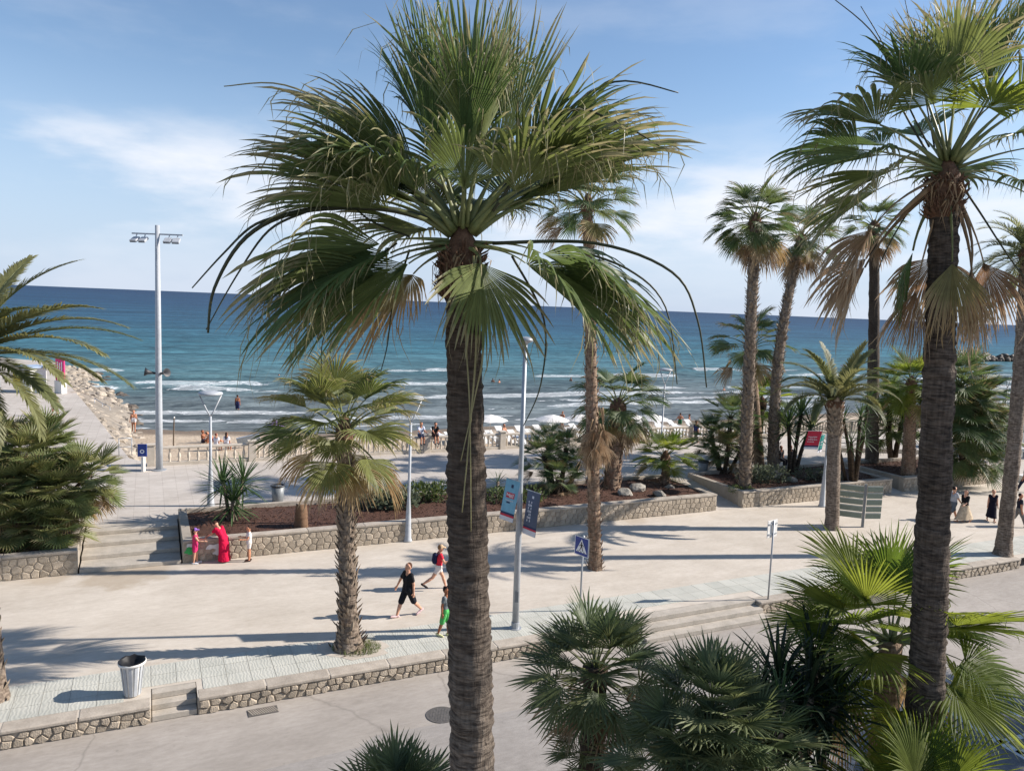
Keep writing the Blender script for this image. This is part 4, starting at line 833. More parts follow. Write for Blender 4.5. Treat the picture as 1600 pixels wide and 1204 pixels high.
f2 = [(94, 4, 1.05, 1.25, UP), (84, -8, 1.1, 1.3, UP), (74, 4, 1.1, 1.3, UP), (66, -4, 1.1, 1.25, UP), (106, -6, 1.05, 1.15, dict(UP, droop=.5)), (88, 36, .95, .85, dict(droop=.2, pdroop=.75, span=2.1, mat='fan_fresh', fold=.15)), (112, 26, 1.0, .9, dict(droop=.5, pdroop=.6, span=1.8)),
      (104, 14, 1.1, 1.1, dict(SD, droop=.9)), (62, 22, 1.1, 1.15, SD), (122, 6, 1.1, 1.1, SD), (148, 12, 1.2, 1.25, dict(SD, droop=1.3)), (158, -12, 1.15, 1.2, dict(SD, droop=1.3)), (166, 16, 1.15, 1.25, dict(SD, droop=1.2, pdroop=.5)), (176, 22, .95, 1.25, dict(LO, droop=.6)), (188, 6, 1.0, 1.25, dict(LO, droop=.8)),
      (50, 8, 1.2, 1.2, SD), (36, -8, 1.2, 1.2, SD), (22, 16, 1.2, 1.2, SD), (8, -14, 1.2, 1.2, LO), (-8, 12, 1.15, 1.15, LO), (206, 12, 1.25, 1.0, dict(DE, pdroop=.6, span=1.0)), (220, 4, 1.4, 1.05, dict(DE, pdroop=.55)), (230, -20, 1.4, 1.0, DE),
      (-90, 20, 1.05, 1.05, dict(TU, pdroop=.3, span=.85)), (-60, 8, 1.15, 1.1, dict(DE, pdroop=.6, span=.75)), (-48, -20, 1.25, 1.05, dict(DE, span=.8)), (-112, -10, .9, 1.0, dict(droop=.9, pdroop=.4, span=.9)), (-70, -35, 1.1, 1.1, DE), (-78, 16, 1.35, 1.0, dict(DE, span=.6)), (-98, 8, 1.4, .95, dict(DE, span=.6)),
      (80, -45, 1.0, 1.1, SD), (130, -45, 1.0, 1.1, SD), (30, -55, 1.0, 1.1, SD)]
st2 = [(pts_of(10, (1450, 240, 0), (1405, 160, .2), (1370, 60, .3), (1300, -4, .4)), 0.014, 'stalk'), (pts_of(10, (1452, 230, 0), (1412, 150, .1), (1380, 70, .1), (1345, 10, .1)), 0.012, 'stalk'), (pts_of(10, (1460, 230, 0), (1440, 120, .2), (1425, 50, .2), (1414, 0, .2)), 0.010, 'stalk'),
       (pts_of(10, (1500, 230, 0), (1560, 130, .2), (1600, 70, .2), (1650, 30, .2)), 0.014, 'stalk'), (pts_of(10, (1450, 300, .2), (1420, 330, .3), (1385, 390, .3), (1370, 430, .3)), 0.014, 'stalk'), (pts_of(10, (1510, 300, .2), (1530, 330, .3), (1590, 420, .3), (1640, 470, .3)), 0.014, 'stalk')]
hero('fan_palm', 'dark-trunked fan palm with brown dead leaves hanging round its trunk', at(1478, 285, 10), at(1441, 1110, 10), 0.225, 0.162, f2, 5, None, st2, lp=0.84, rb=0.92, bk_='bark_shaded')

# unseen fan palms added right of the view to cast shade into it
for lab, x, y, zt in (('unseen fan palm added for shade, next past the dark-trunked one', 12.4, 12.2, 13.8), ('second unseen fan palm added for shade past the dark-trunked one', 18.4, 14.6, 11.6), ('third unseen fan palm added for shade past the dark-trunked one', 25.0, 19.6, 7.4), ('stocky unseen fan palm added to shade the parking bay', 22.5, 21.4, 6.4)):
    palm('fan_palm', lab, (x, y, Z_ROAD), (x + .1, y, zt), 0.25, 0.19, 'washi', 34, 'bark', seed=int(x * 10), e_lo=-1.0, dead=0.12, scale=1.35)
# ---- palms on the promenade
Yp = 21.05
b3 = gr(545, 1012, 0)
t3 = palm('fan_palm', 'shaggy-trunked fan palm on the pavement with grass at its foot', b3, at(538, 668, 21.0), 0.27, 0.185, 'washi3', 34, 'bark_far', bt=dict(n=330, L=0.28, mat='boots', w=0.07, out=0.75, hi=0.97), seed=31, e_lo=-0.85, dead=0.05, turning=0.1, flare=0.24, scale=1.22, pw=1.25)
b4 = gr(930, 888, 0)
t4 = palm('fan_palm', 'tall fan palm with a dead-leaf beard, behind the crossing sign', b4, at(918, 316, 29.0), 0.25, 0.18, 'washi', 26, 'bark_brown', bt=dict(n=420, L=0.22, mat='boots_red', w=0.06, out=0.8), seed=41, e_lo=-0.6, dead=0.06, scale=1.12)
for i in range(16):                       # the beard of dead leaves half way up
    me, pe = frond_mesh('washi', -1.3 - 0.05 * (i % 3), i % 2, 'dead'); az = i * 2.4; fo = link('dead_frond', me, t4, at(933, 636 + (i % 5) * 9, 28.6) - b4 + Vector((math.cos(az) * .2, math.sin(az) * .2, 0)), (random.uniform(-.2, .2), 0, az), 0.8 + 0.25 * random.random()); link('petiole', pe, fo)
palm('fan_palm', 'stout fan palm with a drooping skirt growing beside garden boulders', gr(955, 765, Z_SOIL), at(966, 632, 40.0), 0.44, 0.34, 'washi_l', 38, 'bark_brown', bt=dict(n=220, L=0.3, mat='boots_red', w=0.12, out=0.6), seed=51, e_lo=-1.15, dead=0.2, turning=0.1, scale=1.32)
palm('fan_palm', 'small low fan palm in the planter corner beside the ramp', gr(1040, 758, Z_SOIL), at(1040, 712, 41.5), 0.22, 0.2, 'green', 26, 'bark_brown', bt=dict(n=60, L=0.25, mat='boots_red', w=0.1, out=0.7), seed=61, e_lo=-0.35, dead=0.0, turning=0.06, scale=1.12)
palm('fan_palm', 'tall straight shaggy fan palm with the fuller crown', gr(1163, 764, Z_SOIL), at(1180, 342, 41.0), 0.32, 0.25, 'washi', 46, 'bark_far', bt=dict(n=620, L=0.3, mat='boots', w=0.09, out=0.9), seed=71, e_lo=-1.2, dead=0.16, turning=0.1, scale=1.36)
palm('fan_palm', 'tall leaning shaggy fan palm with a thinner crown', gr(1208, 738, Z_SOIL), at(1252, 372, 47.0), 0.33, 0.24, 'washi', 34, 'bark_far', bow=-0.5, bt=dict(n=560, L=0.3, mat='boots', w=0.09, out=0.9), seed=81, e_lo=-1.2, dead=0.24, turning=0.12, scale=1.3)
palm('fan_palm', 'mid-height windblown fan palm behind the tall shaggy pair', gr(1187, 730, Z_SOIL), at(1174, 540, 48.0), 0.3, 0.22, 'washi_l', 26, 'bark_brown', seed=82, e_lo=-0.6, dead=0.06, turning=0.16, scale=1.4)
palm('fan_palm', 'short dark green fan palm between the tall shaggy trunks', gr(1178, 722, Z_UP), at(1190, 628, 50.0), 0.3, 0.26, 'green', 30, 'bark_dark', seed=83, e_lo=-0.6, dead=0, turning=0, scale=1.4)
palm('fan_palm', 'slim dark-trunked tall palm rising behind the feather palm', gr(1362, 722, Z_SOIL), at(1366, 352, 49.4), 0.40, 0.28, 'washi', 30, 'bark', bow=0.05, seed=84, e_lo=-1.0, dead=0.2, scale=1.2)
palm('fan_palm', 'brown-trunked medium fan palm with fresh green crown in the last planter', gr(1419, 743, Z_SOIL), at(1424, 598, 45.5), 0.40, 0.25, 'green', 38, 'bark_brown', bt=dict(n=160, L=0.25, mat='boots_red', w=0.11, out=0.45), seed=85, e_lo=-0.75, dead=0.04, turning=0.05, scale=1.5)
# feather palms
b10 = gr(1300, 826, 0); c10 = at(1305, 626, 36.0)
t10 = palm('date_palm', 'feather palm with grey-green arching leaves on the sandy promenade', b10, c10, 0.31, 0.30, 'date', 6, 'bark_far', bt=dict(n=170, L=0.34, mat='boots', w=0.12, out=0.55, lo=0.74), seed=91, e_lo=0.9, e_hi=1.5, dead=0.0, turning=0, scale=1.0)
palm('date_palm', 'grey ringed feather palm leaning past the walking couple', gr(1567, 866, 0), at(1606, 392, 33.0), 0.30, 0.27, 'date', 40, 'bark_far', bow=0.1, bt=dict(n=60, L=0.3, mat='boots', w=0.1, out=0.5, lo=0.9), seed=92, e_lo=-0.7, dead=0.1, turning=0.1, scale=0.8, flare=0.16, ring=0.008, step=0.1)
def pin_set(t, c, lst, scale, mat='date'):
    for i, (phi, de, L, dr) in enumerate(lst):
        az, el = dirv(phi, de); me, pe = pinnate_frond(el, L, dr, nl=120, leaf=0.46, seed=500 + i, mat=mat, w=0.021, vee=0.35, sag=0.55); fo = link('frond', me, t, c, (random.uniform(-.2, .2), 0, az), scale); link('midrib', pe, fo)
pin_set(t10, c10 - b10, [(86, 10, 3.0, .35), (98, -12, 2.9, .45), (72, -10, 3.1, .75), (110, 8, 3.1, .8), (60, 14, 3.2, 1.1), (122, -6, 3.2, 1.1), (48, -8, 3.2, 1.35), (134, 10, 3.3, 1.35), (36, 12, 3.1, 1.5), (146, -10, 3.2, 1.5), (24, -14, 2.8, 1.55), (158, 12, 2.9, 1.6), (70, 40, 2.8, 1.4), (115, 42, 2.8, 1.4), (60, -45, 2.9, 1.3), (125, -45, 2.9, 1.3), (20, 40, 2.6, 1.6), (160, 42, 2.6, 1.6)], 1.0)
b17 = gr(-12, 1092, 0); c17 = at(-62, 560, 17.9)
t17 = palm('date_palm', 'feather palm with long olive leaves beside the pavement bin', b17, c17, 0.30, 0.3, 'date', 14, 'bark_far', bt=dict(n=160, L=0.22, mat='boots', w=0.1, out=0.5), seed=93, e_lo=-0.6, e_hi=1.3, dead=0.1, az0=math.pi, azr=1.6, flare=0.1)
pin_set(t17, c17 - b17, [(74, 10, 3.5, .35), (60, -8, 3.6, .75), (46, 15, 3.1, .9), (34, -5, 3.9, .95), (24, 10, 3.9, .9), (12, -10, 3.9, .95), (4, 20, 3.2, 1.0), (-12, 5, 2.9, 1.2), (-28, 22, 2.6, 1.1), (88, -30, 3.3, .5), (20, 48, 2.8, 1.1), (14, -50, 3.3, 1.0), (40, 5, 3.7, .85), (29, -16, 3.9, .9), (18, 22, 3.7, 1.0), (52, 22, 3.2, .8)], 1.0)

# ---- dwarf palm clumps
def clump(name, label, base, crowns, spec, stem_r, seed, mat='bark_dark', group=None, **ck):
    base = Vector(base); t = thing(name, label, 'palm bush', base, group=group)
    for i, (p, n, sc) in enumerate(crowns):
        c = Vector(p) - base; foot = Vector((c.x * 0.25, c.y * 0.25, -0.05))
        me, C, rad = trunk_mesh([foot, foot.lerp(c, 0.5) + Vector((c.x * 0.05, 0, 0)), c], stem_r * 1.1, stem_r, mat, n=12, step=0.1, ragged=0.3, seed=seed + i, name='stem'); link('stem', me, t)
        k = dict(e_hi=1.45, e_lo=-0.5, dead=0.05, turning=0.04); k.update(ck); crown(t, c, spec, n, scale=sc, seed=seed + i * 7, r0=stem_r * 0.6, **k)
    return t
bL = gr(40, 862, Z_SOIL)
clump('dwarf_palm', 'huge bushy multi-stemmed dwarf palm beside the broad steps', W(-5.8, 31.6, Z_SOIL), [(at(x, y, Y), n, k) for x, y, Y, n, k in ((55, 715, 28.2, 46, 1.2), (15, 765, 27.0, 40, 1.12), (100, 770, 27.5, 42, 1.1), (-30, 690, 28.5, 40, 1.2), (50, 815, 26.7, 34, 1.0), (88, 822, 26.9, 34, 1.05), (140, 742, 28.6, 40, 1.1), (0, 826, 26.4, 34, 1.2), (72, 690, 29.5, 40, 1.15), (10, 700, 29.0, 42, 1.15), (70, 760, 27.6, 40, 1.2), (-40, 770, 27.0, 36, 1.1))], 'dwarf_y', 0.10, 200, e_lo=-1.0, dead=0.05, turning=0.08)
clump('dwarf_palm', 'dense dark green dwarf palm clump behind the hanging banners', gr(870, 775, Z_SOIL), [(at(850, 712, 38.0), 26, 1.25), (at(885, 700, 38.8), 26, 1.25), (at(905, 725, 38.3), 22, 1.1), (at(872, 745, 37.5), 24, 1.05), (at(855, 690, 39.4), 20, 1.1)], 'dwarf_g', 0.12, 230, e_lo=-0.6)
clump('dwarf_palm', 'low dark dwarf palm left of the tall shaggy pair', gr(1130, 742, Z_SOIL), [(at(1142, 650, 45.0), 30, 1.6), (at(1112, 680, 45.5), 26, 1.4), (at(1138, 700, 44.6), 24, 1.3), (at(1165, 680, 46.0), 24, 1.4), (at(1120, 705, 44.8), 20, 1.2)], 'dwarf_g', 0.12, 240, e_lo=-0.6)
clump('dwarf_palm', 'big dark bushy palm beside the beach bar', gr(1515, 742, Z_SOIL), [(at(1500, 602, 46.5), 34, 1.7), (at(1522, 628, 47), 34, 1.6), (at(1505, 650, 46.2), 30, 1.6), (at(1540, 672, 46.8), 30, 1.45), (at(1500, 695, 46.0), 24, 1.4), (at(1526, 704, 46.4), 24, 1.4)], 'dwarf_b', 0.16, 250, e_lo=-0.7, dead=0, turning=0)
clump('dwarf_palm', 'dark bushy palm behind the medium brown-trunked palm', gr(1395, 715, Z_UP), [(at(1390, 625, 50.5), 26, 1.9), (at(1412, 650, 50.5), 24, 1.8), (at(1388, 665, 50.2), 22, 1.7)], 'dwarf_g', 0.16, 255, e_lo=-0.7, dead=0, turning=0)
# foreground garden below the balcony
def stand(p, z=Z_ROAD): return Vector((p.x, p.y, z))
c = at(932, 1040, 12.2)
t = clump('dwarf_palm', 'stiff-leaved dwarf palm on a thick dark trunk below the crossing sign', stand(c), [(c, 58, 1.1)], 'dwarf', 0.2, 300, e_hi=1.5, e_lo=-0.75, dead=0.07, turning=0.03, pet=True)
crown(t, at(935, 1165, 11.9) - t.location, 'dwarf', 26, scale=0.75, seed=311, e_hi=0.9, e_lo=-0.6, dead=0.0)
c = at(1112, 1112, 9.7)
clump('dwarf_palm', 'rounded silvery dwarf palm bush next to the dark yucca', stand(c), [(c, 50, 0.92), (at(1050, 1180, 9.5), 28, 0.85), (at(1172, 1160, 9.5), 28, 0.84), (at(1110, 1225, 9.2), 26, 0.8)], 'dwarf', 0.12, 320, e_hi=1.5, e_lo=-0.6, dead=0.03)
c = at(1392, 1000, 11.0)
t = clump('fan_palm', 'young fan palm with bright broad fans behind the dark trunk', stand(c), [(c, 18, 1.2)], 'fresh', 0.17, 340, 'bark_brown', e_hi=1.4, e_lo=-0.75, dead=0.0, turning=0.12); t['category'] = 'palm tree'
for i, (phi, de, Lp, Rb, o) in enumerate([(112, 20, .75, 1.0, dict(droop=.15, pdroop=.1)), (140, 30, .8, .95, dict(droop=.2, pdroop=.3)), (160, 8, 1.0, .95, dict(droop=.3, pdroop=.35)), (72, -12, .8, 1.0, dict(droop=.15, pdroop=.1)), (28, 18, .95, 1.05, dict(droop=.15, pdroop=.2)), (185, 22, .95, .9, dict(droop=.45, pdroop=.4)), (5, 32, 1.0, .95, dict(droop=.8, pdroop=.45)), (95, 50, .5, .75, dict(droop=.2, pdroop=.2))]):
    az, el = dirv(phi, de); me, pe = fan_frond(el, Lp, Rb, nseg=48, span=1.9, split=0.5, fold=0.2, seed=600 + i, pw=0.016, K=8, mat='fan_fresh', threads=8, **o); fo = link('frond', me, t, c - t.location, (random.uniform(-.5, .5), 0, az)); link('petiole', pe, fo)
c = at(1440, 1300, 9.0)
t = clump('fan_palm', 'bright lime fan palm tips in front of the dark trunk', stand(c), [(c, 18, 0.9)], 'fresh', 0.15, 360, 'bark_brown', e_hi=1.45, e_lo=0.1, dead=0.0, turning=0.0); t['category'] = 'palm tree'
c = at(622, 1262, 11.0)
clump('dwarf_palm', 'spiky dwarf palm tips beside the thick ringed trunk', stand(c), [(c, 40, 0.95)], 'dwarf', 0.14, 370, e_hi=1.5, e_lo=0.0, dead=0)

# ---- yuccas
def yucca(label, base, ros, spec, seed, stem_r=0.07, n=70, scale=1.0, e_lo=-0.7, bark_='bark_far'):
    base = Vector(base); t = thing('yucca', label, 'yucca', base)
    for i, p in enumerate(ros):
        c = Vector(p) - base; me, C, rad = trunk_mesh([Vector((c.x * .2, c.y * .2, -0.05)), c * 0.55 + Vector((0, 0, 0)), c], stem_r * 1.15, stem_r, bark_, n=9, step=0.15, ragged=0.15, seed=seed + i, name='stem'); link('stem', me, t)
        crown(t, c, spec, n, e_hi=1.5, e_lo=e_lo, scale=scale, seed=seed + i * 5, dead=0, turning=0, pw=0.8, r0=0.04)
    return t
yucca('green yucca with sword leaves growing beside the red dress', gr(362, 818, Z_SOIL), [at(348, 752, 31.0), at(380, 748, 31.4), at(364, 780, 30.6)], 'yucca', 400, scale=1.4, n=70)
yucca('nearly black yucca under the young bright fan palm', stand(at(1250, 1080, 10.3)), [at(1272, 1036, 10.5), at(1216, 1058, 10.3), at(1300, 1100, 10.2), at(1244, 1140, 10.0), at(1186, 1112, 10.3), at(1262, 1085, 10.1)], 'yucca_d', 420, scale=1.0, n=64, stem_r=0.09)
yucca('small bright green yucca rosette in front of the black yucca', stand(at(1218, 1110, 9.7)), [at(1220, 1092, 9.7)], 'yucca', 440, scale=0.58, n=36, e_lo=0.1)
yucca('many-stemmed bare-legged yucca behind the feather palm', gr(1335, 752, Z_SOIL), [at(1282, 612, 41.5), at(1345, 650, 41.2), at(1330, 690, 41.0), at(1358, 625, 42), at(1318, 655, 41.3), at(1350, 680, 41)], 'yucca', 450, scale=1.05, n=40, stem_r=0.085, bark_='bark_dark')
yucca('round-headed yucca on a dark trunk by the seated pair', gr(1236, 742, Z_SOIL), [at(1252, 646, 45.5), at(1232, 662, 45.0), at(1268, 664, 45.8)], 'yucca', 460, scale=1.75, n=80, stem_r=0.11, e_lo=-0.5, bark_='bark_dark')
yucca('small yellowish yucca left of the hanging banners', gr(777, 782, Z_SOIL), [at(778, 752, 36.5)], 'yucca', 470, scale=0.75, n=34)

# ---- shrubs, grass, stump, rocks
def leafy(name, label, base, blobs, mat, n, leaf, seed, cat='shrub'):
    rs = np.random.RandomState(seed); base = Vector(base); t = thing(name, label, cat, base); V = []; F = []; T = []; rn = []
    for (p, rx_, rz_) in blobs:
        c = np.array(Vector(p) - base); m = int(n * rx_ * rx_)
        d = nrm(rs.normal(size=(m, 3))); rad = rs.uniform(0.35, 1.05, m) ** 0.6; P = c + d * rad[:, None] * np.array([rx_, rx_, rz_])
        for k in range(m):
            dv = nrm(d[k] + rs.normal(0, .6, 3) + np.array([0, 0, .3])); sv = nrm(np.cross(dv, rs.normal(size=3))); l = leaf * rs.uniform(.6, 1.3); w = l * 0.22; b = len(V)
            V += [P[k], P[k] + dv * l * .5 + sv * w, P[k] + dv * l, P[k] + dv * l * .5 - sv * w]; F.append([b, b + 1, b + 2, b + 3]); T += [0, .5, 1, .5]; rn += [rs.rand()] * 4
    o = link('foliage', np_mesh('foliage', np.array(V), F, mat, {'t': T, 'rnd': rn}), t); o['kind'] = 'stuff'
    mb = MB()
    for (p, rx_, rz_) in blobs:
        c = Vector(p) - base
        for k in range(4): mb.tube([Vector((c.x * .3, c.y * .3, -0.05)), c * 0.6, c + Vector((random.uniform(-.6, .6) * rx_, random.uniform(-.6, .6) * rx_, rz_ * .4))], [0.02, 0.014, 0.005], 5)
    mb.build('branches', 'bark_dark', t); return t
def around(px, py, Y, r, rz, *offs):
    p = at(px, py, Y); return [(p + Vector(o), r, rz) for o in ((0, 0, 0),) + offs]
leafy('shrub', 'dull grey-brown spiky shrub behind the shaggy palm trunk', gr(600, 802, Z_SOIL), around(600, 782, 33.5, .7, .45, (.8, .2, 0), (-.7, 0, -.1)), 'shrub_grey', 700, 0.28, 1)
leafy('shrub', 'bright green rounded shrub beside the white lamp base', gr(672, 798, Z_SOIL), around(668, 775, 35.0, .75, .6, (.7, .2, .05), (-.5, .1, 0)), 'shrub', 900, 0.20, 2)
leafy('shrub', 'pale grey-green shrub at the foot of the tall straight palm', gr(1190, 758, Z_SOIL), around(1188, 742, 42.0, .8, .55, (.9, .3, 0), (-.6, 0, -.1)), 'shrub_grey', 900, 0.16, 3)
leafy('shrub', 'small grey-green shrub behind the red banner lamp post', gr(1285, 752, Z_SOIL), around(1280, 742, 43.0, .6, .4, (-.8, .2, 0), (.7, .1, -.05)), 'shrub_grey', 900, 0.15, 4)
leafy('shrub', 'low dark shrub under the dense dwarf palm clump', gr(800, 790, Z_SOIL), around(800, 778, 35.5, .7, .5, (.9, .4, 0), (-.6, -.1, 0)), 'shrub', 800, 0.17, 5)
leafy('shrub', 'straggly yellow-green weeds at the corner of the ramp planter', gr(1168, 768, Z_SOIL), around(1150, 764, 39.8, .45, .2, (.5, .2, 0)), 'shrub', 900, 0.12, 6)
# grass ring at the shaggy palm
rs = np.random.RandomState(2); V = []; F = []; T = []; rn = []
for i in range(900):
    a = rs.uniform(0, 6.28); r = rs.uniform(.25, .72) ** 1.0; p = np.array([math.cos(a) * r * 1.0 + .12, math.sin(a) * r * .75, 0]); h = rs.uniform(.06, .2); d = np.array([rs.normal(0, .4), rs.normal(0, .4), 1]) * h; w = np.array([rs.normal(), rs.normal(), 0]); w = w / np.linalg.norm(w) * .008
    b = len(V); V += [p - w, p + w, p + d]; F.append([b, b + 1, b + 2]); T += [0, 0, 1]; rn += [rs.rand()] * 3
o = link('grass', np_mesh('grass', np.array(V), F, 'grass', {'t': T, 'rnd': rn}), loc=b3 + Vector((0.1, 0, 0.012))); tag(o, 'green tuft of grass round the shaggy palm foot', 'grass', kind='stuff')
o = MB().sheet([(1.05 * math.cos(a) * random.uniform(.85, 1.1), 0.75 * math.sin(a) * random.uniform(.85, 1.1)) for a in [k * 6.283 / 22 for k in range(22)]], 0).build('tree_pit', 'prom', loc=b3 + Vector((0.1, 0, 0.016))); struct(o)
t = thing('tree_stump', 'sawn brown palm stump standing in the long planter', 'stump', gr(470, 824, Z_SOIL))
me, C, rad = trunk_mesh([Vector((0, 0, -.1)), Vector((0.02, 0, .5)), Vector((0.0, 0, 1.0))], 0.26, 0.22, 'wood', n=16, step=0.05, ragged=0.2, ring=0.012, flare=.06, seed=5); link('stump_body', me, t)
MB().lathe([(0.2, 0), (0.19, 0.02)], 16, (0, 0, 1.0)).build('cut_face', 'boots', t)
for i, (x, y, s_) in enumerate(((978, 774, .42), (998, 768, .5), (1030, 776, .38), (1046, 764, .3), (1212, 748, .5), (1196, 752, .3), (1238, 754, .3))):
    o = link('garden_boulder', rocks['garden_rock'][i % 6], None, gr(x, y, Z_SOIL) + Vector((0, 0, s_ * .3)), (0.2 * i, 0.1, i), (s_ * 1.2, s_, s_ * .95)); tag(o, ['mottled boulder beside the stout skirted palm', 'dark boulder, tallest of the group in the long planter', 'low wide boulder nearest the small low palm', 'small boulder half behind the small low palm', 'large round pale boulder under the round-headed yucca', 'small pale boulder under the leaning shaggy palm', 'small boulder by the foot of the round-headed yucca'][i], 'boulder', 'boulders in the planters')

# ================================================================== STREET FURNITURE
def glyphs(t, O, U, V, w, h, rows, mat, seed, N, name='lettering'):
    """blurred-away lettering: short rows of upright strokes"""
    rg = random.Random(seed); mb = MB()
    for (v0, v1, u0, u1, n) in rows:
        for i in range(n):
            a = u0 + (u1 - u0) * i / n; b = a + (u1 - u0) / n * rg.uniform(.5, .75); c0 = v0 + (v1 - v0) * rg.choice((0, 0, .3)); c1 = v1 - (v1 - v0) * rg.choice((0, 0, .25))
            q = [O + U * (x * w) + V * (y * h) + N * 0.004 for x, y in ((a, c0), (b, c0), (b, c1), (a, c1))]; mb.add(q, [(0, 1, 2, 3)])
    mb.build(name, mat, t)
def quad(t, name, O, U, V, w, h, u0, v0, u1, v1, mat, N, off=0.003):
    q = [O + U * (x * w) + V * (y * h) + N * off for x, y in ((u0, v0), (u1, v0), (u1, v1), (u0, v1))]; return MB().add(q, [(0, 1, 2, 3)]).build(name, mat, t)
def banner(t, O, U, V, w, h, main, parts, side_n):
    """cloth hung from a top rod: a slightly billowed sheet with thickness"""
    N = U.cross(V).normalized()
    if N.dot(side_n) < 0: N = -N
    vs = []; nu, nv = 6, 8
    for k in (0, 1):
        for j in range(nv + 1):
            for i in range(nu + 1):
                a, b = i / nu, j / nv; vs.append(O + U * (w * a) + V * (h * b) - N * (0.006 * k + 0.002))
    n1 = (nu + 1) * (nv + 1); fs = []
    for j in range(nv):
        for i in range(nu):
            q = j * (nu + 1) + i; fs += [(q, q + 1, q + nu + 2, q + nu + 1), (n1 + q, n1 + q + nu + 1, n1 + q + nu + 2, n1 + q + 1)]
    o = MB().add(vs, fs).build('banner', main, t)
    for (nm, u0, v0, u1, v1, mt) in parts:
        for sg, off in ((1, 0.003), (-1, 0.013)): quad(o, nm, O, U, V, w, h, u0, v0, u1, v1, mt, N * sg, off)
    MB().tube([O + V * h - U * 0.08, O + V * h + U * (w + 0.02)], 0.012, 6).build('banner_rod', 'steel', t); return o, N

def y_lamp(label, base, H, rot, cone=True, mat='greypaint', arms=0.62):
    t = thing('street_lamp', label, 'street lamp', base, rot)
    prof = [(0.19, 0), (0.19, 0.05), (0.15, 0.12), (0.10, 1.3), (0.062, 1.9), (0.055, H - arms * 1.6)] if cone else [(0.1, 0), (0.1, 0.03), (0.06, 0.05), (0.055, H - arms * 1.6)]
    MB().lathe(prof, 14).build('pole', mat, t, True)
    for s_ in (-1, 1): MB().tube([(0, 0, H - arms * 1.62), (s_ * arms * 0.2, 0, H - arms * 1.25), (s_ * arms * 0.72, 0, H - 0.06)], 0.032, 8).build('arm', mat, t, True)
    MB().lathe([(0.05, -0.02), (arms * 0.80, -0.03), (arms * 0.84, 0.02), (arms * 0.78, 0.08), (arms * 0.3, 0.13), (0.02, 0.14)], 24, (0, 0, H)).build('lamp_head', mat, t, True)
    MB().lathe([(0.02, 0), (arms * .6, -0.002), (arms * .6, 0.01)], 20, (0, 0, H - 0.045)).build('diffuser', 'signwhite', t, True); return t
y_lamp('Y-armed street lamp rising behind the green yucca', gr(329, 790, Z_UP), 5.0, SHORE)
b = gr(637, 845, 0); t2 = y_lamp('Y-armed street lamp with white flared foot by the planter wall', b, 6.0, SHORE, mat='greypaint')
b = gr(1284, 791, 0); t = y_lamp('Y-armed street lamp carrying a crimson and a teal banner', b, 5.9, SHORE)
O = at(1243, 697, b.y) - b; U = Vector((0.92, -0.38, 0)).normalized(); V = Vector((0.30, 0.05, 0.95)).normalized()
bo, N = banner(t, O, U, V, 0.74, 0.98, 'ban_red', [('stripe', 0, 0, 1, .12, 'ban_white'), ('stripe', 0, .12, 1, .2, 'ban_navy')], Vector((0, -1, 0)))
glyphs(bo, O, U, V, .74, .98, [(.62, .70, .12, .75, 9), (.5, .56, .12, .8, 12), (.38, .43, .12, .6, 8)], 'ban_white', 3, N); bo['label'] = 'crimson banner with pale text lines'
O = at(1272, 706, b.y) - b; U = Vector((0.8, 0.4, 0)).normalized(); V = Vector((0.2, 0.02, 0.97)).normalized()
bo, N = banner(t, O, U, V, 0.7, 0.95, 'ban_teal', [('stripe', 0, 0, 1, .12, 'ban_white'), ('stripe', 0, .12, 1, .18, 'ban_navy')], Vector((0, -1, 0)))
glyphs(bo, O, U, V, .7, .95, [(.55, .62, .15, .8, 8), (.4, .46, .15, .7, 8)], 'ban_white', 4, N); bo['label'] = 'teal banner with pale text lines'
y_lamp('Y-armed lamp on the seafront behind the small low fan palm', W(32.6, 43.6, Z_UP), 5.3, SHORE, False)
y_lamp('Y-armed lamp on the seafront behind the bare-legged yucca', W(50.2, 43.6, Z_UP), 5.6, SHORE, False)
y_lamp('tiny far lamp beyond the beach bar terrace', at(1567, 672, 75), 5.2, SHORE, False, 'cap_grey')

# banner pole
b = gr(805, 981, 0); top = at(821, 536, b.y)
t = thing('street_lamp', 'slim galvanised lamp pole with light blue and slate banners', 'street lamp', b); H = top.z
lean = top - b
MB().tube([(0, 0, 0), lean * 0.25, lean * 0.6, lean], [0.105, 0.10, 0.075, 0.06], 14).build('pole', 'steel', t, True)
MB().lathe([(0.2, 0), (0.2, 0.025), (0.13, 0.03), (0.13, 0.2), (0.11, 0.21)], 14).build('base_plate', 'steel', t)
MB().box((0.0, -0.108, 1.05), (0.11, 0.02, 0.34)).build('access_door', 'cap_grey', t)
MB().lathe([(.06, -.05), (.09, 0), (.24, .06), (.26, .12), (.2, .17), (.02, .2)], 20, lean).build('lamp_head', 'steel', t, True)
for z in (0.45, 0.33): MB().lathe([(0.1, 0), (0.1, 0.05)], 12, lean * z).build('clamp', 'steel', t)
O = at(780, 809, b.y) - b; U = Vector((0.66, -0.75, -0.0)).normalized(); V = Vector((0.14, 0.0, 0.99)).normalized()
bo, N = banner(t, O, U, V, 0.62, 1.28, 'ban_blue', [('stripe', 0, 0, 1, .1, 'ban_white'), ('stripe', 0, .1, 1, .15, 'ban_red'), ('stripe', 0, .15, 1, .2, 'ban_navy'), ('patch', .2, .55, .8, .68, 'ban_red'), ('mark', .3, .42, .55, .46, 'ban_navy'), ('mark', .45, .8, .62, .88, 'ban_navy')], Vector((0, -1, 0))); bo['label'] = 'light blue banner with red lettering block'
glyphs(bo, O, U, V, .62, 1.28, [(.57, .66, .24, .76, 6), (.47, .50, .2, .8, 10)], 'ban_white', 5, N)
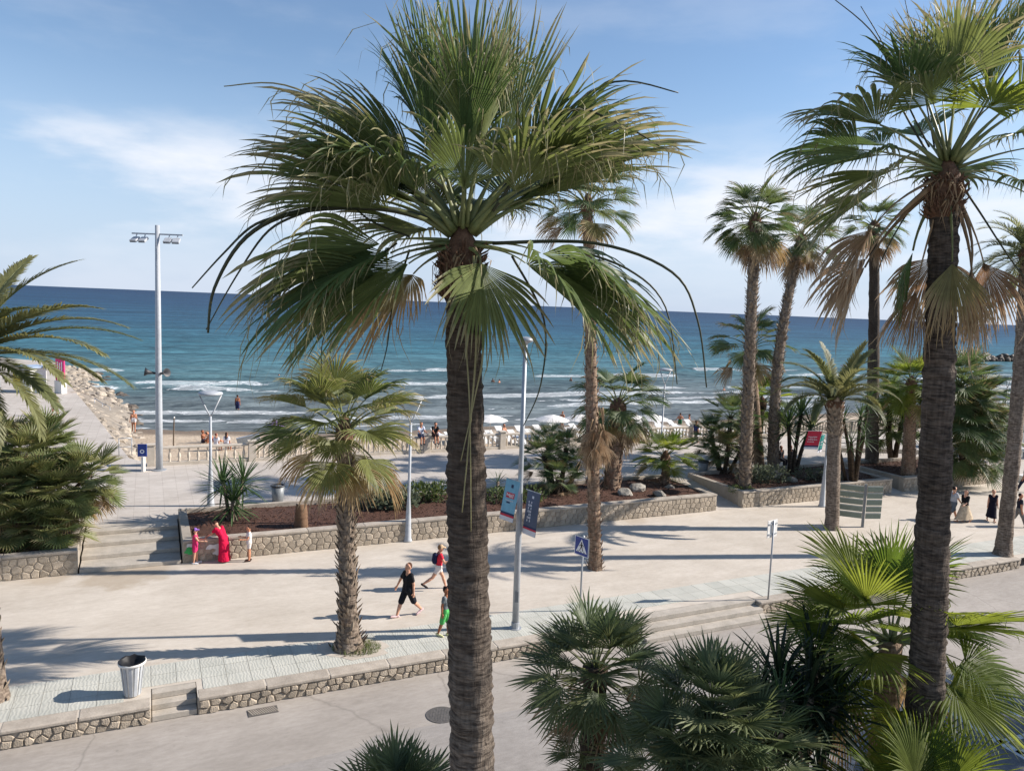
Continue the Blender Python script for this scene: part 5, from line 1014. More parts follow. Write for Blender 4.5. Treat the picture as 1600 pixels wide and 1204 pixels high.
O = at(816, 832, b.y) - b; U = Vector((0.62, -0.78, 0)).normalized(); V = Vector((0.085, 0.0, 0.995)).normalized()
bo, N = banner(t, O, U, V, 0.6, 1.36, 'ban_slate', [('stripe', 0, 0, 1, .12, 'ban_white'), ('stripe', 0, .12, 1, .16, 'ban_red'), ('stripe', 0, .16, 1, .2, 'ban_navy'), ('mark', .42, .84, .56, .9, 'ban_white')], Vector((0, -1, 0))); bo['label'] = 'slate grey banner with white vertical lettering'
mb = MB(); rg = random.Random(8)
for i in range(7):      # vertical lettering, too small to read
    for k in range(3):
        u0 = .2 + .1 * k; v0 = .3 + i * .07
        if rg.random() < .8: mb.add([O + U * (.6 * x) + V * (1.36 * y) + N * .004 for x, y in ((u0, v0), (u0 + .07, v0), (u0 + .07, v0 + .05), (u0, v0 + .05))], [(0, 1, 2, 3)])
mb.build('lettering', 'ban_white', bo)

# light mast
b = gr(249, 734, Z_UP); t = thing('light_mast', 'tall grey floodlight mast beside the beach balustrade', 'light mast', b)
MB().lathe([(0.175, 0), (0.17, 3), (0.145, 7), (0.11, 12.7)], 18).build('pole', 'greypaint', t, True)
MB().lathe([(0.36, 0), (0.36, 0.03), (0.25, 0.05)], 18).build('base_plate', 'steel', t)
MB().bar((-1.3, 0, 12.25), (1.3, 0, 12.25), 0.07, 0.07).build('crossbar', 'greypaint', t)
for x in (-1.05, -0.62, 0.62, 1.05):
    mb = MB(); mb.bar((x, 0, 12.22), (x, -0.1, 12.05), 0.05); mb.box((x, -0.22, 11.93), (0.36, 0.42, 0.13), (0.55, 0.0, 0.15 * x)); f = mb.build('floodlight', 'greypaint', t, bevel=.02); MB().box((x, -0.27, 11.865), (0.3, 0.34, 0.02), (0.55, 0, 0.15 * x)).build('lens', 'glassdark', f)
for s_ in (-1, 1):
    o = MB().lathe([(0.05, -.22), (0.07, 0), (0.12, .18), (0.23, .34), (.22, .345), (.02, .1)], 14).build('horn_speaker', 'darkpaint', t, True, loc=(s_ * .28, -.15, 5.15), rot=(R(80), 0, s_ * R(62)))
MB().bar((-.3, -.05, 5.15), (.3, -.05, 5.15), .05).build('speaker_bracket', 'darkpaint', t)

# traffic signs
def sq_sign(name, label, base, post_top, cz, rotz, size, back=False):
    t = thing(name, label, 'road sign', base, rotz); MB().tube([(0, 0, 0), (0, 0, post_top)], 0.032, 10).build('post', 'steel', t, True)
    h = size / 2; o = MB().box((0, -0.05, cz), (size, 0.03, size)).build('panel', 'cap_grey', t, bevel=.012)
    return t
b = Vector((2.55, 24.6, 0)); zc = at(915, 853, 24.6).z
t = sq_sign('crossing_sign', 'blue square pedestrian crossing sign with white triangle', b, zc + .36, zc, R(-50), 0.66)
f = lambda pts, y, m, nm: MB().add([(x, y, zc + z) for x, z in pts], [tuple(range(len(pts)))]).build(nm, m, t)
f([(-.32, -.32), (.32, -.32), (.32, .32), (-.32, .32)], -0.068, 'signwhite', 'border'); f([(-.295, -.295), (.295, -.295), (.295, .295), (-.295, .295)], -0.071, 'blue', 'field'); f([(-.25, -.2), (.25, -.2), (0, .25)], -0.074, 'signwhite', 'triangle')
mb = MB()                                   # walking figure over stripes
for pts in ([(-.03, .10), (.03, .10), (.03, .15), (-.03, .15)], [(-.035, -.02), (.04, -.02), (.035, .09), (-.03, .09)], [(-.03, -.02), (.0, -.02), (-.06, -.15), (-.095, -.15)], [(.0, -.02), (.04, -.02), (.09, -.15), (.055, -.15)], [(-.03, .08), (-.03, .05), (-.1, -.01), (-.11, .01)], [(.035, .08), (.035, .05), (.1, .01), (.11, .03)], [(-.19, -.19), (-.12, -.19), (-.11, -.165), (-.17, -.165)], [(-.05, -.19), (.02, -.19), (.02, -.165), (-.04, -.165)], [(.1, -.19), (.17, -.19), (.15, -.165), (.09, -.165)]):
    mb.add([(x, -.077, zc + z) for x, z in pts], [tuple(range(len(pts)))])
mb.build('pictogram', 'black', t)
b = gr(1200, 936, 0); zc = at(1208, 826, b.y).z
t = thing('road_sign', 'bare grey back of a small square road sign', 'road sign', b, R(36)); MB().tube([(0, 0, 0), (0, 0, zc + .3)], .03, 10).build('post', 'steel', t, True); MB().box((0, .05, zc), (.55, .025, .62)).build('panel', 'whitepaint', t, bevel=.01); MB().box((0, .066, zc), (.48, .004, .55)).build('panel_face', 'cap_grey', t); MB().bar((-.24, .03, zc + .18), (.24, .03, zc + .18), .04, .04).build('bracket', 'steel', t); MB().bar((-.24, .03, zc - .18), (.24, .03, zc - .18), .04, .04).build('bracket', 'steel', t)
# direction board
b = gr(1341, 822, 0); t = thing('direction_board', 'grey-green slatted direction board beside the feather palm', 'sign board', b, R(-20))
MB().box((0.18, 0, 1.05), (.12, .12, 2.1)).build('post', 'cap_grey', t)
M['boardgrey'] = plain('board grey', (126, 136, 122), .6); z1 = at(1340, 757, b.y).z
for s_, n_, w_, x_ in ((-1, 5, 1.05, -.42), (1, 5, .8, .62)):
    for i in range(n_):
        o = MB().box((x_, -.06 + .22 * (s_ > 0) * 1, z1 - .16 - i * .33), (w_, .03, .29), (0, 0, R(28) * (s_ > 0))).build('slat', 'boardgrey', t, bevel=.008); MB().box((x_, -.078 + .22 * (s_ > 0), z1 - .16 - i * .33 + .12), (w_ * .98, .006, .02), (0, 0, R(28) * (s_ > 0))).build('light_edge', 'whitepaint', o)
# blue beach sign
b = gr(224, 736, Z_UP); t = thing('beach_sign', 'small blue information sign at the balustrade end', 'sign', b, R(8)); MB().bar((0, 0, 0), (0, 0, .8), .3, .12).build('stand', 'whitepaint', t); MB().box((-.03, -.04, 1.12), (.46, .06, .66)).build('panel', 'blue', t, bevel=.02)
mb = MB(); mb.lathe([(.0, 0), (.11, 0)], 14, (0, 0, 0), False); o = mb.build('emblem', 'signwhite', t, loc=(-.03, -.073, 1.06), rot=(R(90), 0, 0)); MB().lathe([(0, 0), (.06, 0)], 10, (0, 0, .002), False).build('emblem_ring', 'blue', o)
# bins
def bin_striped(label, base, H=.98):
    t = thing('litter_bin', label, 'litter bin', base, .3); t.scale = (.88, .88, .9); n = 24; mb = MB(); vs = []; prof = [(.21, .02), (.235, .3), (.27, .6), (.315, .9)]
    mb.lathe([(.02, 0.0), (.18, 0), (.205, .02), (.30, .9)], n, cap=False); mb.build('body', 'whitepaint', t, True)
    for k in range(n // 2):
        a = 2 * math.pi * k / (n // 2); c_ = Vector((math.cos(a), math.sin(a), 0)); MB().bar(c_ * .21 + Vector((0, 0, .02)), c_ * .312 + Vector((0, 0, .9)), .085, .016, c_).build('rib', 'greypaint', t, bevel=.004)
    MB().lathe([(.31, .88), (.36, .9), (.37, .96), (.35, .97), (.33, .93)], n, cap=False).build('rim', 'whitepaint', t, True)
    mb = MB(); rs = random.Random(4); n = 20; pr = [(.355, .985), (.345, .99), (.32, .97), (.28, .88), (.05, .8)]; vs = [(r * math.cos(2 * math.pi * k / n) * rs.uniform(.95, 1.05), r * math.sin(2 * math.pi * k / n) * rs.uniform(.95, 1.05), z + rs.uniform(-.02, .02)) for r, z in pr for k in range(n)]
    mb.add(vs, [(i * n + k, i * n + (k + 1) % n, (i + 1) * n + (k + 1) % n, (i + 1) * n + k) for i in range(4) for k in range(n)] + [tuple(range(4 * n, 5 * n))]); mb.build('bin_liner', 'black', t, True); return t
bin_striped('tall white ribbed litter bin with black liner on the wave tiles', gr(207, 1084, 0.012))
def bin_dark(label, base):
    t = thing('litter_bin', label, 'litter bin', base); MB().lathe([(.22, 0), (.24, .02), (.30, .72)], 16).build('body', 'cap_grey', t, True); MB().lathe([(.30, .7), (.33, .72), (.33, .78), (.28, .78), (.24, .6), (.02, .55)], 16, cap=False).build('rim', 'darkpaint', t, True)
bin_dark('dull grey bin on the upper promenade behind the stump', gr(434, 783, Z_UP)); bin_dark('dull grey bin at the top of the ramp', gr(1098, 740, Z_UP))
# manhole, drain
b = gr(690, 1116, Z_ROAD + .006); t = thing('manhole_cover', 'round iron manhole cover in the road beside the thick trunk', 'manhole', b)
MB().lathe([(.40, 0), (.40, .008), (.34, .010)], 28).build('frame', 'iron', t); MB().lathe([(.33, 0), (.33, .012)], 28).build('lid', 'iron', t); mb = MB()
for k in range(-4, 5): mb.box((k * .07, 0, .014), (.03, 2 * math.sqrt(max(0, .3 ** 2 - (k * .07) ** 2)), .006))
mb.build('tread_ribs', 'iron', t)
t = thing('drain_grate', 'rectangular iron drain grate at the foot of the kerb wall', 'drain', W(2.55, 19.18, Z_ROAD + .006), SHORE); MB().box((0, 0, .005), (.72, .34, .01)).build('frame', 'iron', t)
for k in range(12): MB().box((-.3 + k * .055, 0, .014), (.022, .28, .01), (0, 0, .35)).build('grate_bar', 'coping', t)
# handrails
def rail(label, pts, h=0.95, mat='steel', mid=True, name='handrail'):
    t = thing(name, label, 'handrail', pts[0]); P = [Vector(p) - Vector(pts[0]) for p in pts]
    for p in P: MB().tube([p, p + Vector((0, 0, h))], .025, 8).build('post', mat, t, True)
    MB().tube([p + Vector((0, 0, h)) for p in P], .028, 8).build('top_rail', mat, t, True)
    if mid: MB().tube([p + Vector((0, 0, h * .5)) for p in P], .02, 8).build('mid_rail', mat, t, True)
    return t
rail('steel stair rail beside the blue information sign', [gr(186, 712, .6), gr(206, 711, .6)], 1.0); rail('thin steel rail on the dark rocks at the water', [at(148, 640, 66), at(160, 648, 65), at(172, 654, 64)], 1.0)
rail('pale metal rail beside the terrace ramp', [W(44 + 2.3 * k, 38.5 - 0.9 * k, Z_UP + .28) for k in range(4)], 0.7, 'whitepaint')
struct(MB().add([W(43.5, 38.5, Z_UP), W(53, 34.8, Z_UP), W(53, 34.8, Z_UP + .3), W(43.5, 38.5, Z_UP + .28), W(43.5, 38.75, Z_UP), W(53, 35.05, Z_UP), W(53, 35.05, Z_UP + .3), W(43.5, 38.75, Z_UP + .28)], [(0, 1, 2, 3), (7, 6, 5, 4), (3, 2, 6, 7)]).build('ramp_kerb', 'balus'))
t = thing('fence', 'black iron fence at the edge of the terrace', 'fence', W(50, 44.2, Z_UP), SHORE)
for x in (0, 2, 4, 6, 8): MB().bar((x, 0, 0), (x, 0, 1.05), .05).build('post', 'darkpaint', t)
for z in (.15, 1.0): MB().bar((0, 0, z), (8, 0, z), .04).build('rail', 'darkpaint', t)
for k in range(48): MB().bar((k / 6 + .08, 0, .15), (k / 6 + .08, 0, 1.0), .016).build('bar', 'darkpaint', t)
# beach bar at the right edge
b = at(1556, 757, 56); b.z = Z_UP; t = thing('beach_bar', 'low white beach bar with a brown flat awning', 'building', b, R(12))
MB().box((4, 1.5, 1.3), (8, 3, 2.6)).build('wall', 'whitepaint', t); o = MB().box((4.0, .6, 2.95), (9, 5.0, .14)).build('roof', 'brownroof', t); MB().box((4, -1.86, 2.8), (9, .05, .3)).build('fascia', 'brownroof', o)
for k in range(4):
    o = MB().box((1.1 + k * 1.9, -.02, 1.5), (1.5, .06, 1.3)).build('window', 'whitepaint', t); MB().box((1.1 + k * 1.9, -.06, 1.5), (1.36, .03, 1.16)).build('pane', 'glassdark', o)
for k in range(5): MB().bar((.1 + k * 2, -1.75, 0), (.1 + k * 2, -1.75, 2.85), .09).build('post', 'whitepaint', t)
def table(p, lab, i):
    t = thing('cafe_table', lab, 'table', p); MB().lathe([(.4, .72), (.4, .75)], 18).build('top', 'whitepaint', t); MB().tube([(0, 0, 0), (0, 0, .72)], .03, 8).build('leg', 'darkpaint', t); MB().lathe([(.25, 0), (.22, .03)], 14).build('foot', 'darkpaint', t)
def chair(p, rz, lab, mat):
    t = thing('cafe_chair', lab, 'chair', p, rz); MB().box((0, 0, .45), (.42, .42, .04)).build('seat', mat, t, bevel=.01); MB().box((-.2, 0, .72), (.03, .42, .36), (0, -.15, 0)).build('backrest', mat, t, bevel=.01)
    for x in (-1, 1):
        for y in (-1, 1): MB().bar((x * .18, y * .18, 0), (x * .18, y * .18, .44), .03).build('leg', mat, t)
for i, (x, y) in enumerate(((1562, 716), (1590, 712))):
    p = at(x, y, 53 + i); p.z = Z_UP; table(p, ['white round cafe table beside the dark bushy palm', 'white round cafe table at the beach bar window'][i], i)
    chair(p + Vector((-.7, -.1, 0)), 0, ['black cafe chair left of the table by the bushy palm', 'black cafe chair left of the table at the bar window'][i], 'darkpaint'); chair(p + Vector((.7, .1, 0)), math.pi, ['white cafe chair right of the table by the bushy palm', 'white cafe chair right of the table at the bar window'][i], 'whitepaint')
b = W(50.3, 29.6, 0); t = thing('bench', 'white slab bench past the last planter', 'bench', b, SHORE); MB().box((1.2, 0, .42), (2.4, .5, .09)).build('seat', 'whitepaint', t, bevel=.01)
for x in (.3, 2.1): MB().box((x, 0, .19), (.16, .4, .38)).build('leg', 'whitepaint', t)
b = W(35.0, 35.4, Z_UP); t = thing('bench', 'pale stone bench under the round-headed yucca', 'bench', b, SHORE); MB().box((1.0, 0, .42), (2.2, .5, .1)).build('seat', 'balus', t, bevel=.01)
for x in (.2, 1.8): MB().box((x, 0, .19), (.3, .4, .38)).build('leg', 'balus', t)
# pier stalls
b = gr(95, 614, .6); t = thing('info_stand', 'tall pink display board with white base on the pier', 'display board', b, R(-30)); MB().box((0, 0, .55), (1.1, .5, 1.1)).build('base', 'whitepaint', t, bevel=.02); o = MB().box((0, 0, 2.15), (1.3, .12, 2.1)).build('board', 'pink', t, bevel=.02)
for i in range(3): MB().box((-.32 + .32 * i, -.064, 2.4), (.14, .008, .8 - .2 * (i % 2))).build('white_stripe', 'signwhite', o)
b = gr(52, 612, .6); t = thing('kiosk', 'small white kiosk with yellow panel on the pier', 'kiosk', b, R(-30)); MB().box((0, 0, 1.1), (1.8, 1.4, 2.2)).build('wall', 'whitepaint', t); MB().box((0, 0, 2.27), (2.2, 1.8, .12)).build('roof', 'canvas_blue', t); MB().box((-.95, -.9, 1.2), (1.0, .1, 1.5)).build('panel', 'yellow', t)
b = at(-3, 520, 60); b.z = .6; t = thing('beach_flag', 'yellow flag on a thin pole behind the olive feather leaves', 'flag', b); MB().tube([(0, 0, 0), (0, 0, 7.1)], .04, 8).build('pole', 'steel', t); MB().box((.35, 0, 6.8), (.65, .02, .45), (0, .15, 0)).build('flag_cloth', 'yellow', t)

# ------------------------------------------------------------------ beach things
def beach_z(x, y):
    s_ = x * CA + y * SA; q_ = -x * SA + y * CA; qw_ = 62.0 + 5.5 * max(0, min(1, (14 - s_) / 16)) ** 1.3 + 2.0 * max(0, min(1, (s_ - 40) / 60)); return -0.05 - 0.95 * max(0, (q_ - 45) / (qw_ - 45)) ** 1.25
def onbeach(px, py, z=-0.3):
    p = gr(px, py, z); p.z = beach_z(p.x, p.y) + 0.02; return p
def parasol(label, p, mat, h=2.1, r=1.35, tilt=0.0):
    t = thing('beach_parasol', label, 'parasol', p); MB().tube([(0, 0, -.2), (0, 0, h)], .025, 8).build('pole', 'whitepaint', t); n = 8; mb = MB(); vs = []
    for k in range(16):
        a = 2 * math.pi * k / 16; rr_ = r * (1 if k % 2 == 0 else .965); vs.append((rr_ * math.cos(a), rr_ * math.sin(a), h - .42 + (0 if k % 2 == 0 else .03)))
    for k in range(16):
        a = 2 * math.pi * k / 16; rr_ = r * .5; vs.append((rr_ * math.cos(a), rr_ * math.sin(a), h - .14))
    vs.append((0, 0, h + .02)); fs = [(k, (k + 1) % 16, 16 + (k + 1) % 16, 16 + k) for k in range(16)] + [(16 + k, 16 + (k + 1) % 16, 32) for k in range(16)]; mb.add(vs, fs); mb.build('canopy', mat, t, rot=(tilt, 0, 0))
    for k in range(8):
        a = 2 * math.pi * k / 8; MB().tube([(0, 0, h - .45), (r * .5 * math.cos(a), r * .5 * math.sin(a), h - .17)], .008, 4).build('rib', 'whitepaint', t)
for x, y, lab in ((765, 690, 'white beach parasol seen just right of the thick trunk'), (862, 691, 'white beach parasol behind the dense dwarf palm clump'), (905, 690, 'white beach parasol beside the bearded palm trunk'), (985, 690, 'white beach parasol behind the stout skirted palm'), (1018, 690, 'white beach parasol right of the stout skirted palm')):
    parasol(lab, onbeach(x, y), 'canvas')
parasol('lilac beach parasol behind the shaggy palm crown', onbeach(431, 682), 'canvas_purple', 1.5, 0.7)
t = thing('sun_shelter', 'tilted pale blue beach shade behind the balustrade', 'sunshade', onbeach(388, 697), R(20)); MB().box((0, 0, .62), (1.5, .05, 1.0), (R(55), R(-12), 0)).build('panel', 'canvas_blue', t, bevel=.01); MB().tube([(-.6, .3, 0), (-.6, 0, .8)], .02, 6).build('leg', 'steel', t); MB().tube([(.6, .3, 0), (.6, 0, .5)], .02, 6).build('leg', 'steel', t)
t = thing('wooden_stake', 'thin wooden stake in the sand beside the tall mast', 'stake', onbeach(271, 697)); MB().tube([(0, 0, -.2), (.02, 0, 1.0), (.06, 0, 2.1)], [.05, .045, .04], 7).build('shaft', 'stake', t); MB().lathe([(.05, 2.02), (.06, 2.06), (.03, 2.12)], 7, (.06, 0, 0)).build('tip', 'whitepaint', t)
sb_root = None
ROWL = ['white sunbed in the row nearest the balustrade', 'white sunbed in the second row from the balustrade', 'white sunbed in the third row from the balustrade', 'white sunbed in the row nearest the water']
def sunbed(p, rz, row):
    global sb_root
    if sb_root is None:
        t = thing('sunbed', ROWL[row], 'sunbed', p, rz, 'rows of white sunbeds on the beach'); MB().box((.3, 0, .3), (1.3, .62, .06)).build('bed', 'whitepaint', t, bevel=.01); MB().box((-.55, 0, .46), (.75, .62, .05), (0, R(28), 0)).build('backrest', 'whitepaint', t, bevel=.01)
        for x in (-.3, .85):
            for y in (-.26, .26): MB().bar((x, y, 0), (x, y, .28), .05).build('leg', 'whitepaint', t)
        sb_root = t; return
    c = sb_root.copy(); col.objects.link(c); c.location = p; c.rotation_euler = (0, 0, rz); c['label'] = ROWL[row]
    for ch in sb_root.children:
        d = ch.copy(); col.objects.link(d); d.parent = c
for row in range(4):
    for k in range(16):
        s_ = 20.5 + k * 1.75 + random.uniform(-.15, .15); q_ = 48.0 + row * 2.6 + random.uniform(-.2, .2); p = W(s_, q_, 0); p.z = beach_z(p.x, p.y) + .02; sunbed(p, SHORE + R(90) + random.uniform(-.08, .08) + math.pi, row)

# ================================================================== PEOPLE
def capsule(mb, a, b, r0, r1, n=12):
    a, b = Vector(a), Vector(b); d = b - a; L = d.length
    if L < 1e-5: d = Vector((0, 0, 1)); L = 1e-4
    else: d = d / L
    u = d.orthogonal().normalized(); v = d.cross(u); rings = []
    for i in range(4): th = math.pi / 2 * i / 4; rings.append((-math.cos(th) * r0, math.sin(th) * r0))
    rings.append((0, r0)); rings.append((L, r1))
    for i in range(1, 4): th = math.pi / 2 * i / 4; rings.append((L + math.sin(th) * r1, math.cos(th) * r1))
    vs = [a - d * r0]; 
    rr_ = [x for x in rings if x[1] > 1e-6]
    for x, r in rr_:
        for k in range(n): an = 2 * math.pi * k / n; vs.append(a + d * x + (u * math.cos(an) + v * math.sin(an)) * r)
    vs.append(b + d * r1); m = len(rr_); fs = [(0, 1 + (k + 1) % n, 1 + k) for k in range(n)]
    for i in range(m - 1): fs += [(1 + i * n + k, 1 + i * n + (k + 1) % n, 1 + (i + 1) * n + (k + 1) % n, 1 + (i + 1) * n + k) for k in range(n)]
    e = len(vs) - 1; fs += [(e, 1 + (m - 1) * n + k, 1 + (m - 1) * n + (k + 1) % n) for k in range(n)]
    mb.add(vs, fs)
def fuse(name, caps, mat, parent, vox):
    mb = MB()
    for c_ in caps: capsule(mb, *c_)
    me = mb.mesh(name, mat); o = link(name, me, parent); md = o.modifiers.new('fuse', 'REMESH'); md.mode = 'VOXEL'; md.voxel_size = vox; md.use_smooth_shade = True
    s2 = o.modifiers.new('smooth', 'SMOOTH'); s2.iterations = 3; s2.factor = 0.5; return o
_cm = {}
def cmat(rgb, rough=0.8):
    k = (rgb, rough)
    if k not in _cm: cl = hexl(*rgb); _cm[k] = rough_mat('cloth %d %d %d' % rgb, tuple(v * .62 for v in cl[:3]) + (1,), tuple(min(1, v * 1.12) for v in cl[:3]) + (1,), 7, 11, 0.8, 0.05, rough=rough, spec=0.2)
    return _cm[k]
SKIN = (196, 138, 108); SKIN_P = (214, 162, 134); TAN = (160, 104, 76)
def person(label, loc, face, H=1.7, skin=SKIN, hair=(40, 28, 22), hair_len=0, lean=0.0, legs=((0, 0), (0, 0)), arms=((0.05, .12, .15), (0.05, .12, .15)), top=None, sleeve=0.5, bottom=None, blen=0.45, skirt=None, dress=None, shoes=None, cap=None, pack=None, vox=0.016, seat=None, head=0.0, fine=False, turn=0.0, group=None, sink=0.0, strap=None):
    """facing +X; legs: (thigh swing, knee bend); arms: (swing, away, elbow)"""
    t = thing('person', label, 'person', loc, face, group); u = H; Z = Vector((0, 0, 1)); hips = []; body = []; low = 9
    pel = Vector((0, 0, 0)); tor = Vector((math.sin(lean), 0, math.cos(lean)))
    J = {}
    for i, sd in enumerate((1, -1)):
        a, kb = legs[i]; hip = pel + Vector((0, sd * .052 * u, -.01 * u)); kn = hip + Vector((math.sin(a), sd * .01, -math.cos(a))) * .245 * u; an = kn + Vector((math.sin(a - kb), 0, -math.cos(a - kb))) * .235 * u
        fd = a - kb; ft = Vector((math.cos(fd * .6), sd * .12, math.sin(fd * .6) * (1 if fd < 0 else .6))); J[i] = (hip, kn, an, ft); low = min(low, an.z - .042 * u, (an + ft * .11 * u).z - .03 * u)
    base_z = (-low) if seat is None else seat
    off = Vector((0, 0, base_z - sink)); G = lambda v: v + off
    ch = pel + tor * .19 * u; sh = pel + tor * .272 * u; nk = pel + tor * .325 * u; hdv = Vector((math.sin(lean + head), 0, math.cos(lean + head))); hd = nk + hdv * .075 * u; fw = Vector((math.cos(lean + head) * math.cos(turn), math.sin(turn), -math.sin(lean + head)))
    B = []
    for sd in (1, -1):
        B.append((G(pel + Vector((0, sd * .042 * u, 0))), G(pel + tor * .1 * u + Vector((0, sd * .034 * u, 0))), .066 * u, .056 * u)); B.append((G(pel + tor * .1 * u + Vector((0, sd * .034 * u, 0))), G(ch + Vector((0, sd * .045 * u, 0))), .056 * u, .066 * u)); B.append((G(ch + Vector((0, sd * .045 * u, 0))), G(sh + Vector((0, sd * .09 * u, 0))), .064 * u, .04 * u))
    torso = list(B)
    B.append((G(sh), G(nk + hdv * .02 * u), .045 * u, .032 * u)); B.append((G(hd + fw * .014 * u - hdv * .035 * u), G(hd + hdv * .018 * u), .040 * u, .056 * u)); B.append((G(hd - fw * .012 * u), G(hd - fw * .012 * u + hdv * .02 * u), .054 * u, .054 * u)); B.append((G(hd + fw * .058 * u - hdv * .008 * u), G(hd + fw * .056 * u + hdv * .012 * u), .011 * u, .006 * u))
    sdv = hdv.cross(fw)
    for sd in (1, -1): B.append((G(hd + sdv * sd * .056 * u), G(hd + sdv * sd * .058 * u + hdv * .015 * u), .008 * u, .010 * u))
    SL = []; TH = []
    for i, sd in enumerate((1, -1)):
        hip, kn, an, ft = J[i]; B.append((G(hip), G(kn), .058 * u, .036 * u)); B.append((G(kn), G(kn.lerp(an, .35)), .034 * u, .036 * u)); B.append((G(kn.lerp(an, .35)), G(an), .036 * u, .021 * u)); B.append((G(an - ft * .025 * u + Vector((0, 0, -.02 * u))), G(an + ft * .105 * u - Vector((0, 0, .022 * u))), .022 * u, .018 * u)); TH.append((hip, kn, an, ft))
        sw, ab, el = arms[i]; s0 = sh + Vector((0, sd * .1 * u, 0)); d1 = Vector((math.sin(sw) * math.cos(ab), sd * math.sin(ab), -math.cos(sw) * math.cos(ab))); e0 = s0 + d1 * .165 * u; d2 = Vector((math.sin(sw + el) * math.cos(ab * .6), sd * math.sin(ab * .6), -math.cos(sw + el) * math.cos(ab * .6))); w0 = e0 + d2 * .145 * u
        B.append((G(s0), G(e0), .031 * u, .025 * u)); B.append((G(e0), G(w0), .025 * u, .017 * u)); B.append((G(w0), G(w0 + d2 * .045 * u), .017 * u, .021 * u)); SL.append((s0, e0, d1)); px = d2.cross(Vector((0, 1, 0))).normalized(); 
        for k in range(4):
            q0 = w0 + d2 * .05 * u + px * (k - 1.5) * .0115 * u; L_ = (.040, .048, .045, .034)[k] * u; q1 = q0 + d2 * L_ * .55; B.append((G(q0), G(q1), .0062 * u, .0058 * u)); B.append((G(q1), G(q1 + (d2 * .9 + Vector((0, -sd * .45, 0))).normalized() * L_ * .5), .0058 * u, .005 * u))
        q0 = w0 + d2 * .015 * u + px * .018 * u; B.append((G(q0), G(q0 + (d2 + px * .9).normalized() * .042 * u), .008 * u, .006 * u))
    fuse('body', B, cmat(skin, .55), t, vox if not fine else .0095)
    # hair and face
    hv = [(G(hd - fw * .016 * u + hdv * .016 * u), G(hd - fw * .02 * u + hdv * .028 * u), .0575 * u, .054 * u)]
    if hair_len > 0: hv.append((G(hd - fw * .045 * u), G(hd - fw * .05 * u - Z * hair_len), .04 * u, .03 * u))
    if hair is not None: fuse('hair', hv, cmat(hair, .6), t, vox)
    mb = MB()
    for sd in (1, -1): capsule(mb, G(hd + fw * .049 * u + sdv * sd * .021 * u + hdv * .004 * u), G(hd + fw * .049 * u + sdv * sd * .025 * u + hdv * .004 * u), .006 * u, .005 * u, 6)
    mb.build('eyes', cmat((30, 24, 22)), t, True); mb = MB(); capsule(mb, G(hd + fw * .05 * u - sdv * .012 * u - hdv * .032 * u), G(hd + fw * .05 * u + sdv * .012 * u - hdv * .032 * u), .005 * u, .005 * u, 6); mb.build('mouth', cmat((150, 70, 66)), t, True)
    if top:
        T_ = [(a, b_, r0 + .010 * u, r1 + .010 * u) for a, b_, r0, r1 in torso]
        if sleeve > 0:
            for s0, e0, d1 in SL: T_.append((G(s0 - d1 * .005), G(s0.lerp(e0, sleeve)), .040 * u, .040 * u))
        fuse('shirt', T_, cmat(top), t, vox)
    if bottom:
        S_ = [(a, b_, r0 + .012 * u, r1 + .008 * u) for a, b_, r0, r1 in torso if (b_ - G(pel)).length < .125 * u]
        for hip, kn, an, ft in TH: S_.append((G(hip), G(hip.lerp(kn, min(1, blen * 2))), .066 * u, (.056 if blen < .6 else .05) * u))
        if blen > .55:
            for hip, kn, an, ft in TH: S_.append((G(kn), G(kn.lerp(an, min(1, (blen - .5) * 2))), .05 * u, .042 * u))
        fuse('shorts' if blen < .55 else 'trousers', S_, cmat(bottom), t, vox)
    def loft(nm, rings, rgb):
        n = 28; vs = []; rg = random.Random(hash(label) % 999)
        ph = [rg.uniform(0, 6.3) for _ in range(3)]
        for (c_, rx_, ry_, fo) in rings:
            for k in range(n):
                a = 2 * math.pi * k / n; f_ = 1 + fo * (math.sin(6 * a + ph[0]) * .6 + math.sin(9 * a + ph[1]) * .4); vs.append(G(c_) + Vector((rx_ * math.cos(a) * f_, ry_ * math.sin(a) * f_, 0)))
        fs = [(i * n + k, i * n + (k + 1) % n, (i + 1) * n + (k + 1) % n, (i + 1) * n + k) for i in range(len(rings) - 1) for k in range(n)]; MB().add(vs, fs).build(nm, cmat(rgb), t, True)
    mid = (J[0][2] + J[1][2]) / 2; kmid = (J[0][1] + J[1][1]) / 2; spread = abs(J[0][2].x - J[1][2].x) * .5
    if skirt:
        rgb, ln = skirt; z1 = pel.z - (base_z) * ln; e_ = pel.lerp(Vector((mid.x, 0, z1)), 1)
        loft('skirt', [(pel + tor * .09 * u, .066 * u, .095 * u, 0), (pel + tor * .02 * u, .09 * u, .115 * u, .01), (pel.lerp(e_, .3), .105 * u + spread * .3, .125 * u, .03), (pel.lerp(e_, .7), .12 * u + spread * .7, .135 * u, .05), (e_, .135 * u + spread * .9, .145 * u, .07)], rgb)
    if dress:
        rgb, ln = dress; z1 = pel.z - base_z * ln; e_ = Vector((mid.x * .7, 0, z1)); fuse('bodice', [(a, b_, r0 + .012 * u, r1 + .010 * u) for a, b_, r0, r1 in torso], cmat(rgb), t, vox)
        loft('dress_skirt', [(pel + tor * .1 * u, .074 * u, .098 * u, 0), (pel + tor * .02 * u, .095 * u, .118 * u, .01), (pel.lerp(e_, .3), .10 * u + spread * .3, .122 * u, .025), (pel.lerp(e_, .7), .105 * u + spread * .6, .125 * u, .05), (e_, .12 * u + spread * .8, .135 * u, .07)], rgb)
    if shoes:
        for hip, kn, an, ft in TH: fuse('shoe', [(G(an - ft * .028 * u - Vector((0, 0, .02 * u))), G(an + ft * .11 * u - Vector((0, 0, .022 * u))), .027 * u, .022 * u)], cmat(shoes), t, vox)
